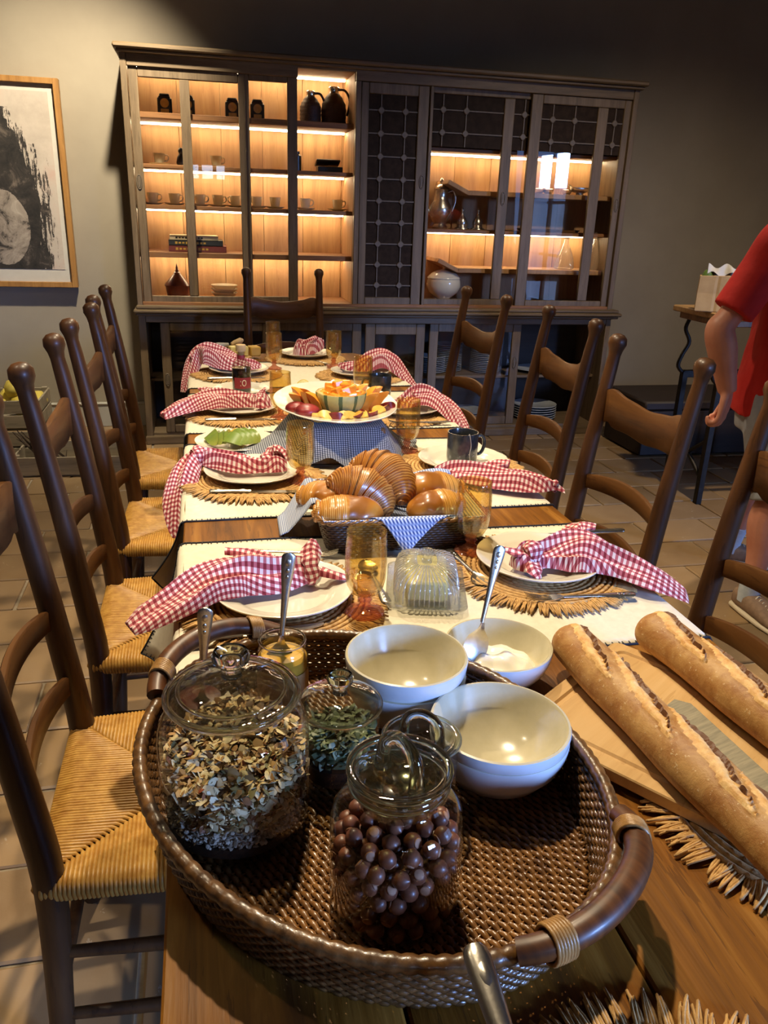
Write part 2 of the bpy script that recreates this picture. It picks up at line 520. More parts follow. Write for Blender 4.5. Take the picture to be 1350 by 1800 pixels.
# ------------------------------------------------------------------ display cabinet
def build_cabinet():
    base = (1.17, 5.36, 0)
    cab = thing('display_cabinet', 'tall dark wood display cabinet with lit shelves and sliding glass doors against the back wall', 'cabinet', base)
    inv = (-base[0], -base[1], 0)
    def P(name, b, m, par=None, **kw):
        if par is None: return obj(name, b, m, cab, inv, **kw)
        return obj(name, b, m, par, **kw)
    def bx(x0, x1, y0, y1, z0, z1, bev=.003):
        return ((x0 + x1) / 2, (y0 + y1) / 2, (z0 + z1) / 2), (x1 - x0, y1 - y0, z1 - z0), bev
    FY, BY = 5.15, 5.57
    # carcass
    for x0, x1 in ((-.385, -.352), (2.70, 2.735)):
        P('side_panel', MB().box(*bx(x0, x1, 5.13, BY, .865, 2.21)), MT['cab'])
    P('partition', MB().box(*bx(.93, .965, 5.185, BY, .88, 2.2)), MT['cabl'])
    P('partition', MB().box(*bx(1.375, 1.40, 5.2, BY, .88, 2.2)), MT['cabl'])
    n = 12
    for k in range(n):
        x0, x1 = lerp(-.352, 2.70, k / n), lerp(-.352, 2.70, (k + 1) / n)
        P('back_plank', MB().box(*bx(x0 + .001, x1 - .001, BY - .015, BY, .87, 2.2, .0015)), MT['cabl'])
    P('top_panel', MB().box(*bx(-.352, 2.70, 5.18, BY, 2.195, 2.212)), MT['cabl'])
    P('bottom_panel', MB().box(*bx(-.352, 2.70, 5.13, BY, .862, .885)), MT['cabs'])
    cr = MB().box(*bx(-.40, 2.75, 5.10, BY + .01, 2.205, 2.222, .004)).box(*bx(-.415, 2.765, 5.075, BY + .01, 2.222, 2.25, .008))
    P('cornice', cr, MT['cabx'])
    P('top_rail', MB().box(*bx(-.352, .59, 5.135, 5.16, 2.145, 2.207)).box(*bx(.59, .93, 5.135, 5.16, 2.193, 2.207)).box(*bx(.93, 2.70, 5.135, 5.16, 2.15, 2.207)), MT['cabx'])
    P('face_stile', MB().box(*bx(.93, .962, 5.135, 5.18, .87, 2.15)), MT['cab'])
    P('face_stile', MB().box(*bx(1.382, 1.402, 5.135, 5.18, .87, 2.15)), MT['cab'])
    # shelves and led strips, left bay
    def led(x0, x1, z, y=5.465):
        P('led_strip', MB().box(*bx(x0, x1, y, y + .022, z - .010, z, 0)), MT['led'], smooth=0)
    for z0, z1 in ((1.896, 1.928), (1.635, 1.657), (1.411, 1.436), (1.140, 1.170)):
        P('shelf', MB().box(*bx(-.352, .93, 5.20, BY - .015, z0, z1)), MT['cabs'])
        led(-.34, .92, z0)
    led(-.34, .92, 2.194)
    # shelves, right bay
    P('shelf', MB().box(*bx(1.40, 2.70, 5.25, BY - .015, 1.808, 1.83)), MT['cabs']); led(1.41, 2.69, 1.807)
    P('shelf', MB().box(*bx(1.40, 2.70, 5.25, BY - .015, 1.327, 1.35)), MT['cabs']); led(1.41, 2.69, 1.326)
    for z, xs in ((1.574, 1.70), (1.095, 1.66)):
        P('display_ledge', MB().box(*bx(xs, 2.695, 5.27, BY - .015, z - .016, z + .014)), MT['cabl'])
        P('ledge_flap', MB().box((0, 0, 0), (.16, .28, .028), .003, M=Matrix.Translation((xs - .065, 5.41, z + .028)) @ Matrix.Rotation(.42, 4, 'Y')), MT['cabl'])
    # sliding doors
    def door(xs, y, z0, z1, rail, name='sliding_door', glass='pane', lattice=None, handle=None):
        fr = MB()
        for i, (a, c) in enumerate(xs):
            e = 0 if i in (0, len(xs) - 1) else rail
            fr.box(*bx(a, c, y + (.001 if e else 0), y + .024, z0 + e, z1 - e, .004))
        fr.box(*bx(xs[0][1], xs[-1][0], y, y + .024, z0, z0 + rail, .004)).box(*bx(xs[0][1], xs[-1][0], y, y + .024, z1 - rail, z1, .004))
        d = P(name, fr, MT['cab'])
        for (a, c), (e, g) in zip(xs[:-1], xs[1:]):
            zz0, zz1 = z0 + rail, z1 - rail
            if lattice and lattice < zz1:
                if lattice > zz0: P('glass_pane', MB().box(*bx(c, e, y + .010, y + .014, zz0, lattice, 0)), MT['pane'], d, smooth=0)
                P('dark_pane', MB().box(*bx(c, e, y + .014, y + .018, max(lattice, zz0), zz1, 0)), MT['dark_pane'], d, smooth=0)
            else:
                P('glass_pane', MB().box(*bx(c, e, y + .010, y + .014, zz0, zz1, 0)), MT[glass], d, smooth=0)
        if lattice:
            lt = MB(); zz0, zz1 = max(lattice, z0 + rail), z1 - rail
            for (a, c), (e, g) in zip(xs[:-1], xs[1:]):
                w = e - c; nx = max(1, round(w / .148))
                x0 = c + (w - (nx - 1) * .148) / 2 if nx > 1 else c + w / 2
                cols = [x0 + i * .148 for i in range(nx)] if w < .34 else [c + .075 + i * .148 for i in range(int((w - .03) / .148))]
                zs = []; z = zz1 - .085
                while z > zz0 + .01: zs.append(z); z -= .1255
                for x in cols: lt.box(*bx(x - .004, x + .004, y + .006, y + .0145, zz0, zz1, .001))
                for z in zs:
                    lt.box(*bx(c, e, y + .006, y + .0145, z - .004, z + .004, .001))
                    for x in cols:
                        lt.box((x, y + .009, z), (.036, .012, .036), .004, M=Matrix.Translation((x, y + .009, z)) @ Matrix.Rotation(PI / 4, 4, 'Y') @ Matrix.Translation((-x, -y - .009, -z)))
            P('lattice', lt, MT['latt'], d)
        if handle:
            hx, hz = handle
            h = MB().tube([(hx + .014 * cos(t * 2 * PI / 20), y - .002, hz + .038 * sin(t * 2 * PI / 20)) for t in range(20)], .0035, 6, closed=True)
            h.box((hx, y - .001, hz), (.016, .006, .062), .002)
            P('handle', h, MT['latt'], d)
        return d
    door([(-.347, -.298), (-.075, -.020), (.250, .288)], 5.150, .868, 2.147, .052, handle=(-.325, 1.555))
    door([(.27, .312), (.532, .590)], 5.176, .868, 2.170, .052)
    door([(.965, 1.012), (1.312, 1.380)], 5.150, .868, 2.150, .06, 'lattice_door', lattice=.9, handle=(1.352, 1.62))
    door([(1.366, 1.402), (1.866, 1.934), (2.07, 2.105)], 5.176, .868, 2.170, .052, lattice=1.83, handle=(1.90, 1.545))
    door([(2.032, 2.105), (2.478, 2.548), (2.655, 2.70)], 5.150, .868, 2.150, .052, lattice=1.83, handle=(2.68, 1.53))
    # counter
    sl = MB().box(*bx(-.405, 2.775, 5.045, BY + .01, .826, .848, .008)).box(*bx(-.39, 2.76, 5.07, BY + .01, .848, .868, .006)).box(*bx(-.395, 2.765, 5.075, BY + .01, .808, .826, .006))
    P('counter', sl, MT['cabx'])
    # base
    for x0, x1 in ((-.385, -.342), (2.70, 2.735)):
        P('base_side', MB().box(*bx(x0, x1, 5.12, BY, 0, .81)), MT['cab'])
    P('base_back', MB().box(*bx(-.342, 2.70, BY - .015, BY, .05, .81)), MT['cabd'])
    P('base_shelf', MB().box(*bx(-.342, 2.70, 5.22, BY - .015, .385, .405)), MT['cabx'])
    P('base_floor', MB().box(*bx(-.342, 2.70, 5.14, BY - .015, .05, .07)), MT['cabx'])
    P('base_rail', MB().box(*bx(-.342, 2.70, 5.12, 5.16, .765, .81)), MT['cabx'])
    P('plinth', MB().box(*bx(-.39, 2.74, 5.10, 5.14, 0, .055, .006)), MT['cabx'])
    door([(-.262, -.206), (.36, .42)], 5.135, .07, .762, .05, 'base_door', handle=(-.235, .41))
    door([(.36, .42), (.94, 1.0)], 5.165, .07, .762, .05, 'base_door')
    door([(1.02, 1.085), (1.36, 1.42)], 5.135, .07, .762, .07, 'base_door')
    door([(1.46, 1.52), (2.045, 2.105)], 5.165, .07, .762, .055, 'base_door', handle=(2.075, .5))
    return cab
build_cabinet()
# ------------------------------------------------------------------ table
MT['oak'] = wood('old_oak', '#40230a', '#7a4b12', '#a3702c', 'Y', .8, .5, .6, True); MT['oak'].node_tree.nodes['Principled BSDF'].inputs['Specular IOR Level'].default_value = .22
MT['oakx'] = wood('old_oak_leg', '#4a2f19', '#6f4a28', '#8a6238', 'Z', .8, .5)
MT['chair'] = wood('walnut_chair', '#28160b', '#452a15', '#5a391c', 'Z', .7, .42, .12, True, coat=.08)
MT['chairslat'] = wood('walnut_slat', '#331d0e', '#523318', '#694522', 'X', .6, .42, .12, True, coat=.06)
for _k in ('chair', 'chairslat'): MT[_k].node_tree.nodes['Principled BSDF'].inputs['Specular IOR Level'].default_value = .3
MT['rush'] = plain('rush_cord', '#a5742f', '#c79a4c', .45, scale=45, stretch=(1, 1, 1), bump=.2)
MT['linen'] = plain('cream_linen', '#d5cbb4', '#dfd6c0', .9, scale=60, bump=.25, bscale=700, bdist=.0004)
MT['navy'] = plain('navy_yarn', '#15161d', '#22232c', .85, scale=200)
MT['rope'] = plain('jute_rope', '#ab824c', '#d4aa6c', .85, scale=90, bump=.5, bscale=500, bdist=.001)
MT['ghr'] = gingham('red_gingham', '#7d1526', '#b8626a', '#e6d6cf', .0115)
MT['ghb'] = gingham('blue_gingham', '#3a4d82', '#8f9fc3', '#e2e4e6', .0062)
MT['ghd'] = gingham('dark_blue_gingham', '#1a1f2c', '#596072', '#bcbfc4', .0066)
MT['silver'] = plain('old_silver', '#c4beb2', '#e0dacd', .27, 1.0, 60, bump=.15, bscale=220)
def amber():
    return thin_glass('amber_glass', (.96, .855, .57), .075, .65, .02, .7, 75, 2.0, .025, (.95, .72, .34))
MT['amber'] = amber()
MT['pinkfoot'] = thin_glass('pink_glass', (.90, .62, .52), .10, .6, .02, .4, 60, 2.2, .16, (.85, .38, .28))
TZ = .76
TX0, TX1, TY0, TY1 = -.067, .845, .05, 4.03
t = thing('dining_table', 'long worn oak dining table laid for breakfast', 'table', ((TX0 + TX1) / 2, 2.0, 0))
pl = [TX0, .152, .388, .62, TX1]
for k in range(4):
    x0, x1 = pl[k], pl[k + 1]; w = x1 - x0 - .0025
    b = MB(); n = 40; prof = [(-.5, -.030), (-.5, -.006), (-.497, -.002), (-.485, 0), (.485, 0), (.497, -.002), (.5, -.006), (.5, -.030)]
    rr = random.Random(k + 3); rings = []
    for i in range(n + 1):
        y = lerp(TY0, TY1, i / n); dz = rr.uniform(-.0006, .0006)
        ch = max(0, (y - 3.90) / (TY1 - 3.90)) * .10
        a, c = -.5, .5
        e0 = ch if k == 0 else 0; e1 = ch if k == 3 else 0
        jj = rr.uniform(-.0015, .0015)
        rings.append([((x0 + x1) / 2 + p * w + (e0 + jj if (p < 0 and k == 0) else 0) - (e1 + jj if (p > 0 and k == 3) else 0), y, TZ + z + (dz if -.49 < p < .49 else 0)) for p, z in prof])
    b.loft(rings)
    obj('plank', b, MT['oak'], t, (-(TX0 + TX1) / 2, -2.0, 0), smooth=35)
obj('wood_knot', MB().lathe([(0, .0004), (.002, .0005), (.0042, .0004), (.005, 0), (0, 0)], 14, fn=lambda r, z, a: (r * (1 + .3 * sin(3 * a)) * (1.5 if abs(sin(a)) > .6 else 1), z)), plain('dark_knot', '#0e0703', '#1c0f06', .9, scale=300), t, (.458 - (TX0 + TX1) / 2, .502 - 2.0, TZ))
b = MB()
for x in (TX0 + .10, TX1 - .10): b.box((x, (TY0 + TY1) / 2, .675), (.025, TY1 - TY0 - .4, .11), .003)
for y in (TY0 + .18, TY1 - .18): b.box(((TX0 + TX1) / 2, y, .675), (TX1 - TX0 - .2, .025, .11), .003)
obj('apron', b, MT['oakx'], t, (-(TX0 + TX1) / 2, -2.0, 0))
for x in (TX0 + .11, TX1 - .11):
    for y in (TY0 + .2, TY1 - .2):
        obj('leg', MB().box((0, 0, .365), (.075, .075, .73), .006), MT['oakx'], t, (x - (TX0 + TX1) / 2, y - 2.0, 0))

# ------------------------------------------------------------------ ladder back chairs (local: sitter faces +y)
def make_chair():
    ch = thing('dining_chair', 'dark wooden ladder back chair with woven rush seat', 'chair')
    bw, fw, yb, yf, zs = .198, .225, -.20, .20, .452
    for s in (-1, 1):
        b = MB()
        pts = [(s * bw, yb - .02, 0), (s * bw, yb - .008, .22), (s * bw, yb, .44), (s * bw, yb - .016, .60), (s * bw, yb - .045, .82), (s * bw, yb - .078, 1.035), (s * bw, yb - .085, 1.075), (s * bw, yb - .087, 1.09), (s * bw, yb - .089, 1.106), (s * bw, yb - .090, 1.122), (s * bw, yb - .0905, 1.133), (s * bw, yb - .091, 1.1365)]
        rad = [.019, .022, .0255, .025, .0225, .019, .0175, .020, .0265, .0255, .016, .004]
        pp = [p + (r,) for p, r in zip(pts, rad)]
        q = spline(pp[:6], 16) + pp[6:]
        b.tube([a[:3] for a in q], [max(a[3], .003) for a in q], 12, up=(1, 0, 0))
        obj('back_post', b, MT['chair'], ch, smooth=50)
        b = MB()
        prof = [(.0, 0), (.013, 0), (.017, .03), (.019, .10), (.0205, .20), (.0205, .38), (.022, .43), (.022, .462), (.012, .469), (0, .469)]
        b.lathe(prof, 12, M=Matrix.Translation((s * fw, yf, 0)))
        obj('front_leg', b, MT['chair'], ch, smooth=50)
        b = MB()
        for z in (.15, .29): b.tube([(s * bw, yb, z), (s * lerp(bw, fw, .5), 0, z), (s * fw, yf, z)], [.0095, .0125, .0095], 8)
        obj('side_stretcher', b, MT['chair'], ch, smooth=50)
    obj('front_stretcher', MB().tube([(-fw, yf, .31), (0, yf, .31), (fw, yf, .31)], [.010, .015, .010], 8), MT['chair'], ch, smooth=50)
    obj('back_stretcher', MB().tube([(-bw, yb, .23), (0, yb, .23), (bw, yb, .23)], [.010, .013, .010], 8), MT['chair'], ch, smooth=50)
    def slat(name, ztop, zbot, n=24):
        b = MB(); rings = []
        for i in range(n + 1):
            u = lerp(-1, 1, i / n)
            zt, zb = ztop(u), zbot(u)
            zm = (zt + zb) / 2
            y = yb - .016 - .15 * (zm - .60) - .028 * (1 - u * u)
            x = u * bw
            rings.append([(x, y - .0065, zb + .003), (x, y - .0065, zt - .003), (x, y - .004, zt), (x, y + .004, zt), (x, y + .0065, zt - .003), (x, y + .0065, zb + .003), (x, y + .004, zb), (x, y - .004, zb)])
        b.loft(rings)
        obj(name, b, MT['chairslat'], ch, smooth=45)
    def ct(u):
        a = abs(u); return .968 + .016 * math.exp(-((a - .80) / .18) ** 2) - .012 * math.exp(-(u / .35) ** 2) - (.010 if a > .96 else 0)
    def cb(u):
        a = abs(u); return .872 - .010 * math.exp(-(u / .30) ** 2) + .016 * math.exp(-((a - .86) / .09) ** 2) - (.012 if a > .96 else 0)
    slat('crest_rail', ct, cb)
    slat('slat', lambda u: .718 + .026 * (1 - u * u), lambda u: .678 + .012 * (1 - u * u))
    slat('slat', lambda u: .575 + .026 * (1 - u * u), lambda u: .535 + .012 * (1 - u * u))
    # rush seat: cords laid square to each rail and meeting on the diagonals
    b = MB()
    cor = [(-bw - .012, yb - .012), (bw + .012, yb - .012), (fw + .012, yf + .018), (-fw - .012, yf + .018)]
    ctr = (0.0, 0.0)
    N = 62
    for s in range(4):
        A, B = cor[s], cor[(s + 1) % 4]
        ex, ey = B[0] - A[0], B[1] - A[1]; L = math.hypot(ex, ey); ex /= L; ey /= L
        ox, oy = ey, -ex       # outward
        w = L / N
        for i in range(N):
            tt = (i + .5) / N; k = 2 * min(tt, 1 - tt)
            S = (A[0] + ex * L * tt, A[1] + ey * L * tt)
            K = A if tt < .5 else B
            E = (K[0] + (ctr[0] - K[0]) * k, K[1] + (ctr[1] - K[1]) * k)
            # end of the cord dives down and turns along the diagonal
            path = [(S[0] + ox * .004, S[1] + oy * .004, zs - .034), (S[0] + ox * .011, S[1] + oy * .011, zs - .016), (S[0] + ox * .006, S[1] + oy * .006, zs)]
            for f in (.12, .5, .92):
                path.append((lerp(S[0], E[0], f), lerp(S[1], E[1], f), zs + .005 - .010 * f * (k ** .7) + RNG.uniform(-.0006, .0006)))
            path.append((E[0], E[1], zs + .000 - .010 * k ** .7))
            r = w * .53
            rings = []
            for q, p in enumerate(path):
                a0 = (PI * .5) if q > 2 else (PI * .5 if q == 2 else PI * .5)
                nx, ny, nz = (ox, oy, 0) if q < 2 else ((ox * .6, oy * .6, .8) if q == 2 else (0, 0, 1))
                rings.append([(p[0] + r * (cos(th) * ex + sin(th) * nx), p[1] + r * (cos(th) * ey + sin(th) * ny), p[2] + r * sin(th) * nz) for th in (0, PI * .25, PI * .5, PI * .75, PI)])
            b.loft(rings, wrap=False)
    obj('rush_weave', b, MT['rush'], ch, kind='stuff', smooth=180)
    b = MB().loft([[(x * .97, y * .97, zs - .036) for x, y in cor], [(x * .99, y * .99, zs - .008) for x, y in cor], [(x * .3, y * .3, zs - .013) for x, y in cor]])
    obj('seat_core', b, MT['rush'], ch, smooth=0)
    return ch
chair0 = make_chair()
CH = [
 (-.075, 1.245, -PI / 2, 'nearest ladder back chair on the left, whole rush seat showing beside the tray'),
 (-.072, 1.905, -PI / 2, 'second ladder back chair from the camera on the left, napkin tip over its rush seat'),
 (-.070, 2.575, -PI / 2 - .03, 'third ladder back chair from the camera on the left side of the table'),
 (-.085, 3.215, -PI / 2, 'farthest ladder back chair on the left side, its posts against the cabinet edge'),
 (.905, 1.285, PI / 2 - .02, 'nearest ladder back chair on the right, cut by the picture edge'),
 (.885, 1.905, PI / 2 + .06, 'second ladder back chair from the camera on the right, beside the red gingham napkin tip'),
 (.975, 2.660, PI / 2 - .01, 'third ladder back chair from the camera on the right side of the table'),
 (.925, 3.385, PI / 2 + .12, 'farthest ladder back chair on the right side, in front of the stacked plates'),
 (.435, 4.255, PI, 'ladder back chair at the far head of the table with its back to the cabinet'),
]
for i, (x, y, rz, lab) in enumerate(CH):
    if i == 0:
        chair0.location = (x, y, 0); chair0.rotation_euler = (0, 0, rz); chair0['label'] = lab; chair0['group'] = 'ladder back chairs round the table'
    else: dup(chair0, (x, y, 0), rz, lab)

# ------------------------------------------------------------------ cloth runners laid across the table
def runner(y0, y1, label, drop=.25, rdrop=.012, fl=(.02, .02), dr=(1, 1)):
    t = thing('table_runner', label, 'tablecloth', (.39, (y0 + y1) / 2, TZ), group='cream cloths laid across the table')
    zt = TZ + .0012
    path = [(TX1 + .004, zt - rdrop), (TX1 - .004, zt), (TX1 - .03, zt)]
    path += [(lerp(TX1 - .03, TX0 + .03, k / 14), zt) for k in range(1, 15)]
    path += [(TX0 + .008, zt), (TX0 - .003, zt - .004), (TX0 - .008, zt - .014)]
    for k in range(1, 9): path.append((TX0 - .009 - .006 * k / 8, zt - .014 - drop * k / 8))
    acc = [0]
    for a, c in zip(path[:-1], path[1:]): acc.append(acc[-1] + math.hypot(c[0] - a[0], c[1] - a[1]))
    def P(u, v):
        f = u * (len(path) - 1); k = min(int(f), len(path) - 2); q = f - k
        x = lerp(path[k][0], path[k + 1][0], q); z = lerp(path[k][1], path[k + 1][1], q)
        hang = max(0, (zt - .01 - z) / drop)
        w0, w1 = math.exp(-v / .14), math.exp(-(1 - v) / .14)
        yy = lerp(y0, y1, v) + hang * .008 * sin(v * 9 + y0 * 5)
        if x < TX0 - .008: z = zt - .014 - (zt - .014 - z) * (1 - (1 - dr[0]) * w0 - (1 - dr[1]) * w1)
        x2 = x - (hang ** 1.6 * (fl[0] * w0 + fl[1] * w1) + hang * .004 * (1 + sin(v * 14 + y0 * 3))) * (1 if x < 0 else 0)
        return (x2 - .39, yy - (y0 + y1) / 2, z - TZ + (.0006 * sin(u * 40 + v * 7) if hang == 0 else 0))
    nu, nv = (len(path) - 1), 20
    b = MB().grid(lambda u, v: (P(u, v),), nu, nv)
    o = obj('cloth', b, MT['linen'], t, smooth=180)
    md = o.modifiers.new('thickness', 'SOLIDIFY'); md.thickness = .0012; md.offset = 1
    st = MB()
    for v in (0, 1):
        n = 260
        edge = [Vector(P(k / n, v)) for k in range(n + 1)]
        st.tube([p + Vector((0, 0, .0012)) for p in edge], .0021, 5)
        sg = 1 if v == 0 else -1; d = 0; nxt = 0
        for k in range(n):
            d += (edge[k + 1] - edge[k]).length
            if d > nxt:
                nxt += .0105
                p = edge[k] + Vector((0, 0, .0022)); q = Vector(P(k / n, (.0 + .0075 / (y1 - y0)) if v == 0 else (1 - .0075 / (y1 - y0)))) + Vector((0, 0, .0022))
                st.tube([p, q], .0013, 4)
    for u in (0, 1):
        m = 40; st.tube([Vector(P(u, k / m)) + Vector((0, 0, .001)) for k in range(m + 1)], .0021, 5)
    for k in range(1, int((y1 - y0) / .0105)):
        v = k * .0105 / (y1 - y0)
        st.tube([Vector(P(1, v)) + Vector((0, 0, .002)), Vector(P(1 - .007 / .031 / nu, v)) + Vector((0, 0, .002))], .0013, 4)
    obj('blanket_stitch', st, MT['navy'], t, kind='stuff', smooth=180)
runner(1.075, 1.622, 'cream runner with navy blanket stitch nearest the camera, under the front two place settings', fl=(.025, .085), dr=(1.08, 1))
runner(1.752, 2.395, 'cream runner with navy blanket stitch under the bread basket and second pair of settings', fl=(.060, .01), dr=(.5, 1))
runner(2.520, 3.105, 'cream runner with navy blanket stitch under the third pair of settings', fl=(.01, .01))
runner(3.205, 3.780, 'cream runner with navy blanket stitch at the far end of the table', fl=(.01, .01))

# ------------------------------------------------------------------ rope placemats
def make_mat():
    t = thing('placemat', 'round jute rope placemat', 'placemat')
    b = MB(); b.lathe([(0, .0005), (.158, .0005), (.158, .003), (0, .003)], 40)
    nr = 15
    for k in range(nr):
        r = .006 + k * .0105
        n = max(14, int(2 * PI * r / .0075)); n += n % 2
        ph = RNG.random() * 6
        pts = [((r + (.0012 if i % 2 else -.0012)) * cos(2 * PI * i / n + ph), (r + (.0012 if i % 2 else -.0012)) * sin(2 * PI * i / n + ph), .0045 + (.0014 if i % 2 else -.0004)) for i in range(n)]
        b.tube(pts, .0050, 5, closed=True)
    obj('braided_centre', b, MT['rope'], t, smooth=180, kind='stuff')
    b = MB(); nf = 230
    for k in range(nf):
        a = 2 * PI * k / nf + RNG.uniform(-.012, .012); L = RNG.uniform(.032, .046)
        sk = RNG.uniform(-.45, .45); z0 = RNG.uniform(.003, .007)
        for s in (-1, 1):
            pts = []
            for q in range(5):
                f = q / 4; rr = .152 + L * f
                aa = a + s * (.007 + .005 * sin(PI * f)) * (1 - f ** 3) + sk * .10 * f
                pts.append((rr * cos(aa), rr * sin(aa), lerp(z0, .0028, f) + .002 * sin(PI * f) + (.0012 if s > 0 else 0)))
            b.tube(pts, [.0018, .0019, .0019, .0018, .0016], 4)
    obj('fringe', b, MT['rope'], t, kind='stuff', smooth=180)
    return t
mat0 = make_mat()
MZ = TZ + .0028
MATS = [(.122, 1.315, 0, 'round fringed jute placemat at the near left setting, beside the tray rim'),
 (.112, 2.03, 1, 'round fringed jute placemat at the second setting on the left, behind the bread basket'),
 (.11, 2.765, 2, 'round fringed jute placemat at the third setting on the left, behind the avocado plate'),
 (.13, 3.47, 3, 'round fringed jute placemat at the farthest setting on the left'),
 (.645, 1.375, 4, 'round fringed jute placemat at the near right setting, with a silver fork on it'),
 (.690, 2.06, 5, 'round fringed jute placemat under the plate with the speckled mug'),
 (.665, 2.72, 6, 'round fringed jute placemat at the third setting on the right'),
 (.655, 3.40, 7, 'round fringed jute placemat at the farthest setting on the right'),
 (.47, 3.845, 8, 'round fringed jute placemat at the far head of the table'),
 (.690, .66, 9, 'round fringed jute placemat half hidden under the wooden bread board'),
 (.325, .285, 10, 'round fringed jute placemat at the bottom picture edge, before the tray')]
for i, (x, y, a, lab) in enumerate(MATS):
    onwood = i >= 9
    z = TZ + (.0006 if onwood else .0028)
    if i == 0: mat0.location = (x, y, z); mat0['label'] = lab; mat0['group'] = 'jute placemats'
    else: dup(mat0, (x, y, z), a * 1.3, lab)

# ------------------------------------------------------------------ plates
def plate_mesh(R, h, name='plate', scal=.006, n=72):
    def fn(r, z, a):
        k = max(0, (r / R - .72) / .28)
        w = abs(sin(a * 4)) ** .7
        return r * (1 + scal * 2 * k * (w - .5)), z + k * .0012 * w
    prof = [(0, .0035), (R * .60, .0035), (R * .66, .005), (R * .72, h * .55), (R * .80, h * .68), (R * .95, h * .93), (R * .985, h), (R, h * .97), (R * .995, h * .85), (R * .80, h * .42), (R * .70, h * .18), (R * .62, 0), (R * .56, 0), (R * .55, .0015), (0, .0015)]
    return mesh(name, MB().lathe(prof, n, fn=fn), MT['white_china'], 50)
PM = plate_mesh(.127, .022); PS = plate_mesh(.108, .020); PA = plate_mesh(.122, .020); PLm = plate_mesh(.125, .02)
PZ = TZ + .0125
def plate(me, x, y, z, label, rz=0, group=None, rot=None):
    return tag(link('plate', me, None, (x, y, z), rz, rot), label, 'plate', group)
G = 'white scalloped plates'
plate(PM, .122, 1.325, PZ, 'white scalloped dinner plate at the near left setting, red napkin tied across it', 0, G)
plate(PM, .110, 2.040, PZ, 'white scalloped dinner plate at the second setting on the left', .2, G)
plate(PM, .113, 2.780, PZ, 'white scalloped dinner plate at the third left setting, before the dark bottle', .5, G)
plate(PM, .140, 3.480, PZ, 'white scalloped dinner plate at the farthest setting on the left', .1, G)
plate(PM, .648, 1.388, PZ, 'white scalloped dinner plate at the near right setting behind the yoghurt bowl', .4, G)
plate(PM, .705, 2.080, PZ, 'white scalloped plate with a dark mug standing on it, on the right', .3, G)
plate(PM, .690, 2.720, PZ, 'white scalloped dinner plate mostly hidden by the napkin at the third right setting', .6, G)
plate(PM, .655, 3.400, PZ, 'white scalloped dinner plate at the farthest setting on the right', .7, G)
plate(PM, .478, 3.880, PZ, 'white scalloped dinner plate at the far head of the table', .9, G)
plate(PA, .080, 2.368, TZ + .003, 'white plate holding sliced avocado on the left', .2, G)
plate(PS, .134, 3.118, TZ + .003, 'small white plate under the dark corked bottle', .2, G)
plate(PLm, .455, 3.060, TZ + .003, 'white plate with lemon and strawberries behind the fruit platter', .2, G)

